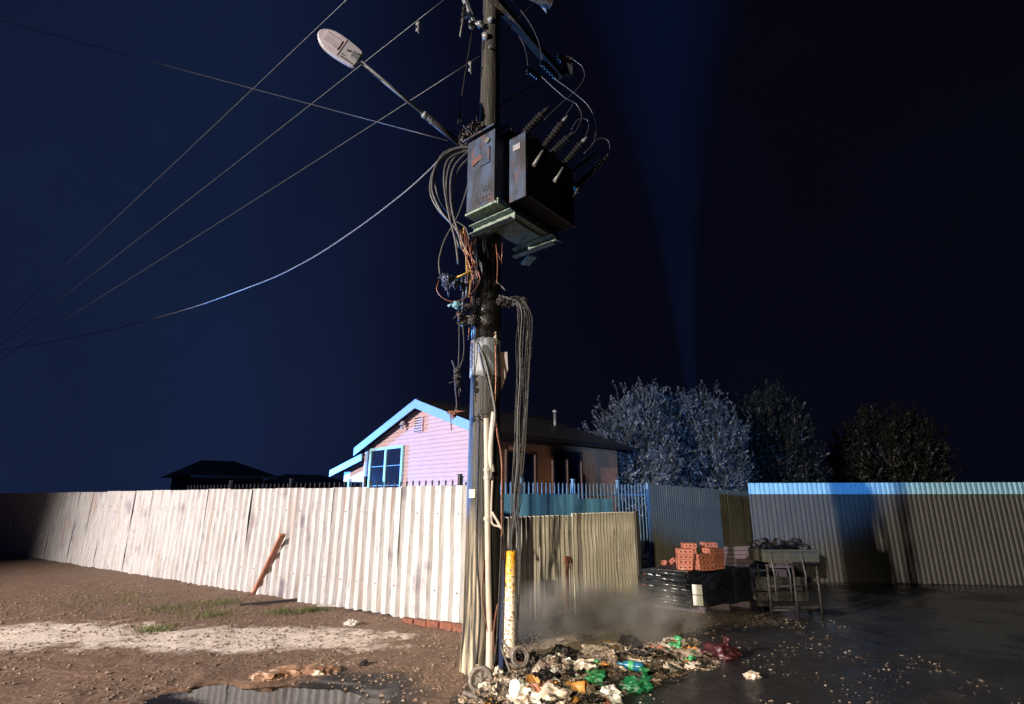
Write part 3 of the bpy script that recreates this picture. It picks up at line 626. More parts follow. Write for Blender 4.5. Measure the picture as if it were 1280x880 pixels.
# neighbour houses far left
def far_house(px0, px1, pye, Y, zroof, label, mr=m_farroof):
    a = P(px0, pye, Y); b = P(px1, pye, Y+2); ze = a.z
    t = thing('house', label, 'house', (a.x, a.y, 0)); ex = Vector((b.x-a.x, b.y-a.y, 0)); n_ = Vector((-ex.y, ex.x, 0)).normalized()*6; a0 = Vector((a.x, a.y, 0)); b0 = a0 + ex
    mb = MB(); mb.prism([a0, b0, b0 + up*(ze), a0 + up*ze], n_); build(mb, 'wall', m_farwall, t)
    r1 = a0 + ex*.22 + n_*.5 + up*zroof; r2 = a0 + ex*.78 + n_*.5 + up*zroof; o1 = a0 - ex.normalized()*.5 - n_.normalized()*.5 + up*(ze-.05); o2 = b0 + ex.normalized()*.5 - n_.normalized()*.5 + up*(ze-.05)
    o3 = o2 + n_*1.16; o4 = o1 + n_*1.16
    mb = MB(); mb.add([o1, o2, o3, o4, r1, r2], [(0, 1, 5, 4), (1, 2, 5), (2, 3, 4, 5), (3, 0, 4), (3, 2, 1, 0)]); build(mb, 'roof', mr, t)
    mb = MB(); mb.bar(o1 - up*.08, o2 - up*.08, .08, .14); build(mb, 'fascia', m_frame, t)
    winframe(a0 + ex*.4 + up*.9 - n_.normalized()*.03, ex, 1.6, 1.2, -n_, t, m_frame, .06)
far_house(250, 330, 592, 26, 3.6, 'low pale neighbouring house far behind the left fence end')
far_house(345, 425, 600, 34, 3.2, 'dark roofed house far off beside the pink house porch', m_roof)

# ------------------------------------------------------------------ trees
def tree(c, h, rx, ry, label, leaf, n=9000, name='leafy_tree', seed=1, group=None, zlo=.9, lsz=.09):
    rnd = random.Random(seed); c = Vector(c); t = thing(name, label, 'tree', c, group)
    mb = MB(); mb.tube([c - up*.1, c + Vector((.05, 0, h*.2)), c + Vector((-.05, .05, h*.42)), c + Vector((.05, 0, h*.7))], [.16, .12, .09, .03], 9); build(mb, 'trunk', m_bark, t)
    mb = MB(); tips = []
    K = 60
    for k in range(K):
        a = rnd.uniform(0, 2*math.pi); e = rnd.uniform(-.75, 1.0)
        hh = zlo + (h-zlo)*(.5+.5*e); r = math.sqrt(max(.05, 1-(abs(e)*.96)**2.4))
        p1 = c + Vector((math.cos(a)*rx*r*rnd.uniform(.75, 1.0), math.sin(a)*ry*r*rnd.uniform(.75, 1.0), hh*rnd.uniform(.93, 1.03)))
        p0 = c + Vector((0, 0, h*rnd.uniform(.15, .5))); pm = (p0+p1)/2 + Vector((0, 0, .15*h*rnd.uniform(-.2, .6)))
        path = smoothpath([p0, pm, p1], 4); mb.tube(path, [.035*(1-i/len(path))+.008 for i in range(len(path))], 5); tips.append((pm, p1, (p1-p0).normalized()))
    build(mb, 'limbs', m_bark, t)
    mb = MB(); sprigs = n//14
    for j in range(sprigs):
        pm, p1, dr = rnd.choice(tips); q = pm.lerp(p1, rnd.uniform(.35, 1.08)) + Vector([rnd.gauss(0, .27) for _ in range(3)])
        if q.z < zlo*.6: continue
        dv = (dr*.7 + Vector((rnd.gauss(0, .5), rnd.gauss(0, .5), rnd.gauss(.45, .4)))).normalized(); L = rnd.uniform(.22, .5)
        sd = dv.cross(Vector((rnd.gauss(0, 1), rnd.gauss(0, 1), rnd.gauss(0, 1)))).normalized()
        mb.add([q, q + sd*.006, q + dv*L], [(0, 1, 2)])
        for m_ in range(14):
            b_ = q + dv*L*(m_/13); ang = rnd.uniform(0, 6.28); s2 = dv.cross(sd); o = (sd*math.cos(ang) + s2*math.sin(ang)); ld = (o*.8 + dv*.8).normalized(); ls = lsz*rnd.uniform(.6, 1.2); wd = ld.cross(dv).normalized()*ls*.22
            mb.add([b_, b_ + ld*ls*.5 + wd, b_ + ld*ls, b_ + ld*ls*.5 - wd], [(0, 1, 2, 3)])
    build(mb, 'crown', leaf, t)
tq = P(797, 607, 18.2); tree((tq.x, tq.y, 0), 4.95, 1.25, 1.3, 'rounded silvery tree, left of the two beyond the palisade', m_leafA, 60000, seed=3, lsz=.115)
tq = P(878, 607, 19.5); tree((tq.x, tq.y, 0), 5.05, 1.25, 1.3, 'rounded silvery tree above the grey panel fence, right of its twin', m_leafA, 60000, seed=8, lsz=.115)
tq = P(968, 607, 22); tree((tq.x, tq.y, 0), 5.7, 1.7, 1.5, 'dark unlit tree at the right behind the cream fence', m_leafB, 40000, seed=12, lsz=.14)
tq = P(1120, 607, 24); tree((tq.x, tq.y, 0), 5.2, 2.4, 1.8, 'broad low dark tree far right above the cream fence', m_leafB, 40000, seed=15, lsz=.15)

# ------------------------------------------------------------------ the utility pole
PX, PY = -.375, 6.17
def pr_at(z): return .205 - (.205-.122)*min(1, z/8.5) if z > 0 else .205
pole = thing('utility_pole', 'tall timber power pole, charred and hung with burnt cables', 'pole', (PX, PY, 0))
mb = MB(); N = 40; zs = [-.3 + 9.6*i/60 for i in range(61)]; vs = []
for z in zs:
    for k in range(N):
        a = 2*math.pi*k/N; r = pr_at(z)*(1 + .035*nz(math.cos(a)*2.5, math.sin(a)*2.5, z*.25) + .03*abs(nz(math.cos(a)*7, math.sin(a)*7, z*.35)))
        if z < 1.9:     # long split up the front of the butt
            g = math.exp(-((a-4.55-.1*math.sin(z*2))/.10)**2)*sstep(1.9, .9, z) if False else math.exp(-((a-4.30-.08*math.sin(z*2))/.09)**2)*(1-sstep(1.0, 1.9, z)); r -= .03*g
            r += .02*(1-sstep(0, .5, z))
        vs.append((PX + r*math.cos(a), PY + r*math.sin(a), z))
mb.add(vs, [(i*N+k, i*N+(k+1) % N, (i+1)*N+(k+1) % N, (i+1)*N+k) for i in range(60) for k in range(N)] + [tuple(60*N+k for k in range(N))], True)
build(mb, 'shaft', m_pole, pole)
def band(z0, z1, off, mat, name, label=None, jag=0):
    mb = MB(); N = 36; rows = 6; vs = []
    for i in range(rows+1):
        for k in range(N):
            a = 2*math.pi*k/N; z = z0 + (z1-z0)*i/rows
            if i in (0, rows): z += jag*nz(math.cos(a)*3, math.sin(a)*3, z*4)
            r = pr_at(z)+off+.004*nz(a*3, z*6); vs.append((PX + r*math.cos(a), PY + r*math.sin(a), z))
    mb.add(vs, [(i*N+k, i*N+(k+1) % N, (i+1)*N+(k+1) % N, (i+1)*N+k) for i in range(rows) for k in range(N)], True)
    return build(mb, name, mat, pole, label, solid=.004)
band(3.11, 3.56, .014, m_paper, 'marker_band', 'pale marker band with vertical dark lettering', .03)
band(3.58, 4.95, .012, m_sleeve, 'black_wrap', None, .03)
# vertical lettering on the band (illegible run of characters in the photo)
lp = Vector((PX, PY, 3.52)); ang = R(215); rad = pr_at(3.4)+.019
for j, zc in enumerate([3.50 - .034*k for k in range(9)]):
    mb = MB(); nrm = Vector((math.cos(ang), math.sin(ang), 0)); sd = Vector((-math.sin(ang), math.cos(ang), 0)); c = Vector((PX, PY, zc)) + nrm*(rad+.004)
    mb.box(c + up*.010, (.05, .004, .007), sd); mb.box(c - up*.008, (.05, .004, .006), sd)
    mb.box(c + sd*.02*(1 if j % 2 else -1), (.008, .004, .011), sd)
    build(mb, 'marking', m_bmark, pole)
# conduit up the front
def fp(px, py, off=0.): return P(px, py, PY - .22 - off)
cz = [fp(608, 523), fp(609, 600), fp(610, 700), fp(612, 790), fp(613, 842)]
mb = MB(); mb.tube(smoothpath(cz, 5), .032, 12); build(mb, 'conduit', m_pvc, pole, 'pale plastic conduit strapped to the pole front')
for py in (587, 597, 648):
    q = fp(609, py); mb = MB(); mb.lathe(q - up*.018, up, [(0, .041), (.036, .041)], 14); mb.box(q + Vector((.045, .02, 0)), (.03, .02, .035)); build(mb, 'conduit_clip', m_pvc, pole)
q = fp(612.5, 812); mb = MB(); mb.lathe(q - up*.19, up, [(0, .042), (.36, .042)], 14); build(mb, 'conduit_socket', m_pvc, pole)
# yellow cable guard with dark channel sides
g0 = P(637, 820, PY-.28); g1 = P(638.5, 688, PY-.20)
gd = (g1-g0).normalized(); gx = Vector((1, 0, 0)); gyv = gd.cross(gx).normalized()
mb = MB(); N = 14; vs = []
for i in range(13):
    q = g0 + (g1-g0)*i/12; w = .060 - .012*i/12
    for k in range(N+1):
        a = math.pi*k/N; vs.append(q + gx*(-math.cos(a)*w) - Vector((0, 1, 0))*math.sin(a)*w*.9)
mb.add(vs, [(i*(N+1)+k, (i+1)*(N+1)+k, (i+1)*(N+1)+k+1, i*(N+1)+k+1) for i in range(12) for k in range(N)], True)
cg = build(mb, 'cable_guard', m_yguard, pole, 'scorched yellow half-round cable guard', solid=.005)
for sx_ in (-1, 1):
    mb = MB(); mb.bar(g0 + gx*sx_*.076 + Vector((0, .02, 0)), g1 + gx*sx_*.068 + Vector((0, .02, .01)), .02, .05, (0, 1, 0)); build(mb, 'guard_rail', m_char, pole)
mb = MB(); mb.bar(g1 + Vector((-.08, .0, .01)), g1 + Vector((.08, 0, .01)), .02, .02); build(mb, 'guard_cap', m_char, pole)
mb = MB(); mb.bar(P(626, 835, PY-.25), P(628, 690, PY-.22), .045, .02, (0, 1, 0)); build(mb, 'blue_strip', M('navy_paint', (.012, .022, .075), .4), pole, 'narrow dark blue metal strip beside the yellow guard', bevel=.003)
# small plate with coloured sticker near the fence top level
q = P(590, 617, PY-.17); mb = MB(); mb.box(q, (.07, .008, .09), (1, -.5, 0)); pt = build(mb, 'number_plate', m_sign, pole)
mb = MB(); mb.box(q + Vector((.030, -.022, -.0)), (.016, .006, .08), (1, -.5, 0)); build(mb, 'sticker', m_yell, pt)
# charred flap on right
mb = MB(); a = [P(x, y, PY+dy) for (x, y, dy) in ((618, 440, 0), (634, 440, -.08), (635, 462, -.1), (627, 487, -.05), (620, 480, 0), (616, 470, 0))]; mb.prism(a, Vector((.01, .03, 0))); build(mb, 'charred_flap', m_brown, pole)
# hanging clump at 621,420
mb = MB(); 
for k in range(5): mb.blob(P(619+2*nz(k*3.), 417+4*k, PY-.12), (.03, .03, .03), k, .5, 3, 1)
build(mb, 'melted_clump', m_pale, pole)
# crossarms and fittings
def arm(a, b, w, h, nm='crossarm', mat=m_wood): mb = MB(); mb.bar(a, b, w, h); return build(mb, nm, mat, pole, bevel=.006)
a0 = Vector((PX+.10, PY-.18, 7.75)); ca = P(619, 0, PY-.15); cb = P(688, 80, PY+.75)
arm(ca + (ca-cb)*.45, cb + (cb-ca)*.22, .12, .12)
arm(P(556, -60, PY-.2), P(690, 6, PY+.25), .11, .11)
arm(P(575, -15, 6.0), P(592, 28, 6.1), .06, .06, 'brace', m_metal)
arm(P(612, 140, PY), P(668, 106, PY+.6), .035, .035, 'brace', m_metal)
mb = MB()
for (x, y) in ((582, 18), (590, 32), (600, 30), (613, 25), (607, 45)):
    mb.blob(P(x, y, PY-.14), (.05, .05, .05), x, .5, 3, 2)
mb.tube([P(587, 27, PY-.12), P(604, 33, PY-.16)], .025, 8); build(mb, 'bolted_bracket', m_metal, pole)
mb = MB(); mb.lathe(P(614, 26, PY-.17), (0, -1, 0), [(0, .03), (.05, .03), (.06, .015)], 8); mb.lathe(P(612, 60, PY-.15), (0, -1, 0), [(0, .018), (.03, .018)], 8); build(mb, 'bolt', m_metal, pole)
def insul(a, b, rads, name, mat=m_porc, parent=pole, sheds=6, label=None):
    a = Vector(a); b = Vector(b); L = (b-a).length; prof = [(0, rads[0]*.8)]
    for k in range(sheds):
        h0 = L*(.06 + .88*k/sheds); prof += [(h0, rads[0]), (h0 + L*.88/sheds*.35, rads[1]), (h0 + L*.88/sheds*.5, rads[1]*.96), (h0 + L*.88/sheds*.55, rads[0])]
    prof += [(L*.96, rads[0]), (L, rads[0]*.7)]
    mb = MB(); mb.lathe(a, b-a, prof, 14); return build(mb, name, mat, parent, label)
# drop-out fuses hanging off the crossarm end
for k, (xa, ya, xb, yb, dy) in enumerate(((661, 88, 676, 100, .5), (678, 78, 697, 98, .62), (699, 70, 714, 88, .8))):
    insul(P(xa, ya, PY+dy), P(xb, yb, PY+dy+.02), (.035, .06), 'drop_out_fuse', sheds=5)
    mb = MB(); q = P(xa-1, ya, PY+dy); mb.tube([q, q + Vector((-.02, -.03, -.09))], .014, 8); mb.blob(q, (.03, .03, .03), k, .4, 2, 1); build(mb, 'clamp', m_metal, pole)
mb = MB(); mb.prism([P(700, 68, PY+.7), P(716, 72, PY+.7), P(716, 92, PY+.75), P(704, 92, PY+.75)], Vector((.03, .08, 0))); build(mb, 'fuse_mount', m_tankd, pole)
mb = MB(); mb.prism([P(671, -4, PY+.3), P(680, -6, PY+.3), P(687, 6, PY+.35), P(682, 10, PY+.35)], Vector((.02, .10, 0))); build(mb, 'arm_end_plate', m_metal, pole)
insul(P(578, 30, 5.9), P(581, 5, 5.95), (.02, .035), 'pin_insulator', sheds=3)
mb = MB(); mb.tube([P(579, 23, 5.85), P(575, 46, 5.85)], .012, 6); build(mb, 'hanging_rod', m_rod, pole)
# charred bracket carrying the right cables
mb = MB(); mb.bar(P(620, 372, PY-.05), P(657, 382, PY-.15), .09, .07)
for k in range(12):
    mb.blob(P(624+3*k, 378+4*nz(k*1.9), PY-.12+.05*nz(k*2.)), (.045, .05, .05), k, .7, 3, 2, False)
build(mb, 'charred_bracket', m_char, pole)
mb = MB(); mb.tube([P(621, 351, PY-.14), P(632, 363, PY-.14)], .012, 6); build(mb, 'pale_strap', m_rod, pole)
# drips and slivers
mb = MB(); mb.tube([P(595, 288, 5.95), P(593, 316, 5.95)], .006, 5); mb.tube([P(628, 303, 5.95), P(627, 330, 5.95)], .007, 5); mb.tube([P(622, 316, 5.95), P(627, 328, 5.95)], .006, 5); mb.tube(smoothpath([P(620, 305, 5.98), P(622, 330, 5.98), P(621, 355, 5.98)]), .008, 5); build(mb, 'wire_stub', m_copper, pole)

# ------------------------------------------------------------------ street lamp
hp = P(449, 76, 5.05); ap = P(575, 180, 6.1)
lamp = thing('street_lamp', 'unlit grey street lamp on a slanting arm off the pole', 'street lamp', ap)
j = ap.lerp(hp, .38)
mb = MB(); mb.tube([ap + (ap-hp)*.10, j], .042, 12); build(mb, 'arm_sleeve', m_tankd, lamp)
mb = MB(); mb.tube([ap.lerp(hp, .2), hp + (hp-ap)*.03], .022, 12); build(mb, 'arm', m_metal, lamp)
mb = MB(); mb.lathe(j - (hp-ap).normalized()*.01, hp-ap, [(0, .047), (.03, .047), (.05, .03)], 12); mb.lathe(ap.lerp(hp, .30), hp-ap, [(0, .046), (.03, .046)], 12); build(mb, 'clamp_ring', m_metal, lamp)
ld = (P(398, 40, 4.85) - hp); LL = ld.length; ld.normalize()
wv = Vector((.64, -.52, 0)); wv = (P(438, 45, 4.98) - P(425, 62, 4.98)).normalized(); wv = (wv - ld*wv.dot(ld)).normalized(); dn = ld.cross(wv).normalized()
if dn.z > 0: dn = -dn
N = 26
def outline(sc=1., a=0.):
    o = []
    for (t_, w_) in ((0, .70), (.03, .82), (.10, .88), (.25, .95), (.42, 1.0), (.60, 1.0), (.74, .93), (.86, .76), (.94, .52), (.985, .25), (1.0, .0)): o.append((t_, w_))
    return o
ol = outline(); HW = .135
full = [(t_, w_) for t_, w_ in ol] + [(t_, -w_) for t_, w_ in reversed(ol[:-1])]
def ring(sc, depth, t0=0, t1=1): return [hp + ld*(LL*(.5+(t_-.5)*sc)) + wv*(w_*HW*sc) + dn*depth for (t_, w_) in full]
layers = [ring(.80, -.085), ring(.96, -.05), ring(1.0, -.012), ring(1.0, .01), ring(.93, .022)]
n_ = len(full); mb = MB(); vs = [p for l in layers for p in l]; fs = []
for i in range(len(layers)-1):
    for k in range(n_): fs.append((i*n_+k, i*n_+(k+1) % n_, (i+1)*n_+(k+1) % n_, (i+1)*n_+k))
fs += [tuple(range(n_)), tuple((len(layers)-1)*n_+k for k in range(n_-1, -1, -1))]
mb.add(vs, fs, False); hs = build(mb, 'housing', m_lamp, lamp, bevel=.003)
def patch(t0, t1, ws, d0, d1, nm, mat, par):
    pts = []
    for (t_, w_) in ol:
        if t0 <= t_ <= t1: pts.append((t_, w_*ws))
    pts = [(t0, pts[0][1])] + pts + ([(t1, pts[-1][1])] if pts[-1][0] < t1 and t1 < 1 else [])
    poly = pts + [(t_, -w_) for t_, w_ in reversed(pts) if w_ > 1e-4]
    q = [hp + ld*(LL*(.48+(t_-.48)*.9)) + wv*(w_*HW) + dn*d0 for t_, w_ in poly]; mb = MB(); mb.prism(q, dn*(d1-d0)); return build(mb, nm, mat, par)
patch(.42, 1.0, .86, .021, .026, 'lens', m_lens, lamp)
q = hp + ld*LL*.66 + dn*.028; mb = MB(); mb.box(q, (.19, .13, .008), ld, wv, dn); build(mb, 'light_panel', M('lamp_panel', (.46, .42, .44), .3), lamp, bevel=.01)
mb = MB(); q = hp + ld*.05 + dn*.03; mb.box(q, (.11, .085, .05), ld, wv, dn); build(mb, 'spigot_clamp', m_metal, lamp, bevel=.012)
mb = MB(); q = hp + ld*.16 + dn*.024 + wv*.01; mb.lathe(q, dn, [(0, .012), (.012, .012), (.016, .004)], 8); build(mb, 'screw', m_metal, lamp)
ta = hp + ld*.34 - wv*.095 + dn*.026; letters('LED', .036, ta, -ld, wv*1., m_mark, lamp) if False else None
mb = MB()
for k in range(6):
    q = hp + ld*(LL*.34 - .026*k) - wv*(.098) + dn*.0255; mb.box(q, (.009, .012, .002), ld, wv, dn)
for k in range(2):
    q = hp + ld*(LL*.36 - .024*k) - wv*(.066) + dn*.0255; mb.box(q, (.010, .009, .002), ld, wv, dn)
build(mb, 'marking', m_mark, lamp)

# ------------------------------------------------------------------ transformer
ZB = 4.98
aA = Vector((-.13, 5.42, ZB)); ax1 = Vector((.640, .768, 0)).normalized(); ax2 = Vector((-.768, .640, 0)).normalized()
tr = thing('pole_transformer', 'sooty grey-blue power transformer bolted high on the pole', 'transformer', aA)
def T(a, b, z): return aA + ax1*a + ax2*b + up*z
def tbox(a0, a1, b0, b1, z0, z1, nm, mat, par=tr, bevel=.006, label=None):
    mb = MB(); mb.box(T((a0+a1)/2, (b0+b1)/2, (z0+z1)/2), (a1-a0, b1-b0, z1-z0), ax1, ax2, up); return build(mb, nm, mat, par, label, bevel=bevel)
tbox(.10, 1.04, .0, .46, .06, 1.02, 'tank', m_tankd)
tbox(.06, 1.08, -.04, .50, 1.02, 1.06, 'lid', m_tankd)
cab = tbox(-.14, .10, .05, .50, .02, 1.00, 'cable_cabinet', m_tank, label='blue-lit grey cable box with dark lettering')
mb = MB(); mb.prism([T(-.20, .02, .98), T(-.20, .54, .98), T(.10, .54, 1.14), T(.10, .02, 1.14)], up*.02); build(mb, 'cabinet_hood', m_tank, tr)
# detached looking parts on the cabinet face
mb = MB(); q = T(-.15, .16, .86); mb.lathe(q, -ax1, [(0, .035), (.012, .035), (.012, .02), (.004, .02)], 16); build(mb, 'round_gland', m_rod, cab)
mb = MB(); mb.box(T(-.148, .20, .66), (.014, .16, .22), ax1, ax2, up); build(mb, 'access_plate', m_tank, cab)
mb = MB(); mb.prism([T(-.15, .40, .60), T(-.15, .24, .66), T(-.15, .27, .72), T(-.15, .42, .68)], -ax1*.006); build(mb, 'orange_sticker', m_orange, cab)
letters('VA', .115, T(-.144, .245, .185), -ax2, up, m_mark, cab)
letters('LTC', .115, T(-.144, .315, .055), -ax2, up, m_mark, cab)
# radiator bank on the -ax2 side
tbox(.16, 1.00, -.05, -.005, .09, .86, 'radiator_header', m_tankd)
tbox(.05, .09, -.26, -.01, .05, .90, 'radiator_end_plate', m_tank)
lb = MB(); lb.box(T(.044, -.13, .74), (.008, .11, .08), ax1, ax2, up); build(lb, 'rating_plate', m_label, tr)
fm = None
for k in range(26):
    a_ = .125 + k*.0365
    if fm is None:
        mb = MB(); mb.box(T(a_, -.145, .475), (.014, .23, .80), ax1, ax2, up); f0 = build(mb, 'radiator_fin', m_fin, tr); fm = f0
    else:
        f = f0.copy(); COL.objects.link(f); f.parent = tr; f.location = ax1*(k*.0365)
for (z_) in (.07, .88):
    mb = MB(); mb.bar(T(.10, -.262, z_), T(1.05, -.262, z_), .008, .014); build(mb, 'radiator_rim', m_rod if z_ < .5 else m_fin, tr)
# underside plate and channel beams
tbox(-.14, 1.10, .02, .52, -.015, .015, 'base_plate', m_tray, bevel=.003)
mb = MB(); mb.bar(T(-.14, .0, -.0), T(1.12, .0, -.0), .02, .07); build(mb, 'base_angle', m_tray, tr)
mb = MB(); mb.box(T(.55, .27, -.03), (.5, .34, .03), ax1, ax2, up); build(mb, 'tank_floor', m_tray, tr, bevel=.004)
for a_ in (.10, .90):
    mb = MB(); mb.box(T(a_, .27, -.105), (.012, .66, .11), ax1, ax2, up); mb.box(T(a_-.045, .27, -.052), (.09, .66, .010), ax1, ax2, up); mb.box(T(a_-.045, .27, -.158), (.09, .66, .010), ax1, ax2, up)
    build(mb, 'channel_beam', m_tray, tr)
mb = MB(); mb.bar(T(.95, .35, -.18), T(1.10, .60, -.18), .12, .02); build(mb, 'mounting_foot', m_tray, tr)
mb = MB(); mb.bar(T(.10, .48, .4), Vector((PX, PY, ZB+.4)), .12, .1); mb.bar(T(.10, .48, .9), Vector((PX, PY, ZB+.9)), .12, .1); build(mb, 'pole_bracket', m_metal, tr)
# bushings leaning outward from the radiator top
bs = [((668, 200), (704, 152), 5.75), ((694, 218), (728, 178), 5.95), ((722, 232), (754, 200), 6.2), ((641, 182), (680, 140), 5.65), ((676, 205), (712, 170), 6.1), ((702, 226), (738, 196), 6.3)]
for k, (b0, b1, Y) in enumerate(bs):
    p0 = P(*b0, Y); p1 = P(*b1, Y-.1); bu = insul(p0, p1, (.032, .052) if k != 5 else (.024, .042), 'bushing', sheds=11, parent=tr)
    dd_ = (p1-p0).normalized(); mb = MB(); mb.lathe(p1 - dd_*.005, dd_, [(0, .026), (.05, .026), (.055, .012), (.09, .010)], 10); build(mb, 'terminal', m_metal if k < 3 else m_tankd, bu)
    mb = MB(); mb.lathe(p0 - dd_*.06, dd_, [(0, .085), (.06, .085), (.08, .06)], 14); build(mb, 'bushing_flange', m_tankd, tr)
for k, (r0, r1) in enumerate((((667, 207), (679, 189)), ((693, 227), (704, 210)), ((716, 246), (728, 229)))):
    Y = (5.32, 5.50, 5.72)[k]; mb = MB(); p0 = P(*r0, Y); p1 = P(*r1, Y); mb.tube([p0, p1], .022 if k < 2 else .014, 10); build(mb, 'arrester_rod', m_rod, tr)
mb = MB()
for k in range(10): mb.blob(T(.3+.1*nz(k*2.3)+.05*k, -.02+.1*nz(k*1.1), 1.09), (.07, .07, .06), k, .6, 2.5, 2, False)
build(mb, 'burnt_lid_fittings', m_char, tr)

# ------------------------------------------------------------------ wires and cables
def cable(name, pts, r, mat, label, cat='cable', group=None, n=7, k=6):
    mb = MB(); mb.tube(smoothpath(pts, k), r, n); return build(mb, name, mat, None, label, cat, group)
def line(a, b, sag=.0, k=10):
    return [a.lerp(b, i/k) - up*(sag*4*(i/k)*(1-i/k)) for i in range(k+1)]
m_wire = M('overhead_wire', (.06, .065, .075), .4, .3)
oh = [(((590, 76), 6.1), ((150, 360), 15), 'overhead wire with a torn tag near the pole, lowest of the three parallel ones'),
      (((560, -2), 6.0), ((130, 333), 15), 'overhead wire passing just right of the lamp head, with a dangling clip'),
      (((470, -40), 6.2), ((130, 332), 17), 'overhead wire passing left behind the lamp head')]
cable('overhead_wire', line(P(600, 70, 6.15), P(-260, 600, 30), .3), .0065, m_wire, oh[0][2], 'wire')
cable('overhead_wire', line(P(575, -16, 6.0), P(-260, 620, 28), .3), .0065, m_wire, oh[1][2], 'wire')
cable('overhead_wire', line(P(470, -35, 6.2), P(-260, 640, 30), .3), .0065, m_wire, oh[2][2], 'wire')
cable('overhead_wire', line(P(-300, -60, 24), P(560, 176, 7), .1), .007, m_wire, 'overhead wire crossing behind the other wires towards the pole', 'wire')
cable('overhead_wire', [P(*q) for q in ((557, 190, 6.0), (536, 213, 6.4), (500, 245, 7), (440, 290, 8.2), (380, 328, 9.6), (314, 358, 11.3), (200, 396, 15), (60, 428, 21), (-160, 465, 34))], .011, M('pale_service_line', (.16, .16, .175), .5), 'thick pale service line sagging down to the left edge', 'wire')
cable('overhead_wire', line(P(618, 52, 6.2), P(700, -28, 8)), .006, m_wire, 'short wire running up right from behind the pole top', 'wire')
for (x, y, lab, w) in ((523, 30, 'pale clip dangling from the middle overhead wire', .0), (588, 80, 'pale torn tag dangling by the pole on the lowest wire', 1)):
    mb = MB(); q = P(x, y, 6.0); mb.blob(q, (.035, .03, .035), x, .5, 3, 2); mb.tube([q, q + Vector((.01, 0, -.10))], .010, 6); mb.blob(q + Vector((.0, 0, -.10)), (.03, .02, .035), y, .7, 3, 2)
    mb.tube([q + Vector((0, 0, -.12)), q + Vector((.015, 0, -.17))], .006, 5)
    build(mb, 'wire_clip', m_rod, None, lab, 'wire clip')
LP = 'grey cable looping out left of the transformer, one of a thick sheaf'
LG = 'cables looping left of the transformer'
loops = [[(600, 185), (570, 186), (547, 203), (540, 235), (552, 265), (571, 288), (578, 312)],
         [(600, 188), (566, 190), (543, 212), (538, 240), (548, 262), (566, 282), (574, 305)],
         [(600, 183), (582, 186), (563, 205), (558, 240), (566, 280), (574, 310)],
         [(600, 186), (585, 190), (567, 210), (563, 240), (568, 275), (582, 312), (588, 330)],
         [(600, 190), (588, 196), (571, 216), (566, 250), (573, 290), (583, 320)],
         [(600, 184), (575, 184), (552, 194), (543, 222), (550, 250), (562, 268)],
         [(596, 187), (578, 190), (560, 200), (555, 225), (560, 262), (569, 300), (573, 330)]]
LL_ = ['grey loop cable left of the transformer, outermost at its widest', 'grey loop cable just inside the outermost one, ending at the copper strands', 'grey loop cable in the middle of the sheaf left of the transformer', 'grey loop cable running lowest, down to the connectors', 'innermost grey loop cable, hugging the cable box', 'short grey loop cable ending midway down the sheaf', 'grey loop cable dropping to the burnt joint from mid sheaf']
for k, l in enumerate(loops): cable('loop_cable', [P(x, y, 5.85+.035*(k % 3)) for x, y in l], .015, m_cable, LL_[k], 'cable', LG)
cable('loop_cable', [P(x, y, 5.85) for x, y in ((588, 200), (585, 230), (573, 268), (556, 300), (549, 325), (550, 343))], .011, m_cable, 'single grey cable bowing down to the burnt joint box', 'cable')
cable('loop_cable', [P(x, y, 5.82) for x, y in ((571, 277), (582, 285), (587, 300))], .008, m_cable, 'short pale cable end curling by the bared wires', 'cable')
CL = 'frayed bared copper strand beside the pole above the burnt joint'; CG = 'bared copper strands left of the pole'
rnd = random.Random(4)
for k in range(16):
    x0 = rnd.uniform(574, 597); y0 = rnd.uniform(282, 305); x1 = rnd.uniform(583, 596); y1 = rnd.uniform(330, 372)
    pts = [(x0, y0), ((x0+586)/2 + rnd.uniform(-3, 3), 312), (rnd.uniform(582, 594), 328), (x1, y1)]
    cable('copper_strand', [P(x, y, 5.82+rnd.uniform(0, .06)) for x, y in pts], rnd.uniform(.004, .008), m_copper if k % 5 else m_yell, CL, 'wire', CG, 5, 4)
for k in range(5):
    x0 = 590+rnd.uniform(-3, 5); pts = [(x0, 330), (x0+4+rnd.uniform(-3, 3), 352), (x0+2, 375), (x0+rnd.uniform(-2, 2), 425)]
    cable('copper_strand', [P(x, y, PY-.2) for x, y in pts], .007, m_copper if k % 2 else m_cablek, 'scorched strand running down the pole below the joint', 'wire', 'scorched strands on the pole face', 5, 4)
cable('loop_cable', [P(x, y, 5.85) for x, y in ((549, 350), (546, 362), (553, 372), (566, 377), (580, 373), (592, 364), (600, 350), (597, 338))], .007, m_copper, 'thin scorched wire looping under the burnt joint box', 'wire')
def clump(name, x, y, Y, rad, n, mat, label, cat, px=8, py=8, seed=1, extra=None):
    rn = random.Random(seed); mb = MB()
    for k in range(n):
        mb.blob(P(x+rn.uniform(-px, px), y+rn.uniform(-py, py), Y+rn.uniform(-.05, .05)), tuple(rad*rn.uniform(.5, 1.2) for _ in range(3)), seed*10+k, .8, 2.5, 2, False)
    for k in range(n):
        q = P(x+rn.uniform(-px, px), y+rn.uniform(-py, py), Y); mb.tube([q, q + Vector((rn.gauss(0, .05), rn.gauss(0, .03), rn.gauss(-.05, .06)))], .006, 5)
    return build(mb, name, mat, None, label, cat)
m_joint = M('burnt_joint_blue', (.05, .075, .13), .35, 0, (.012, .015, .03), 20, bump=.5)
clump('cable_joint', 560, 350, 5.85, .055, 9, m_joint, 'burnt blue-grey cable joint box hanging left of the pole', 'cable joint', 10, 6, 2)
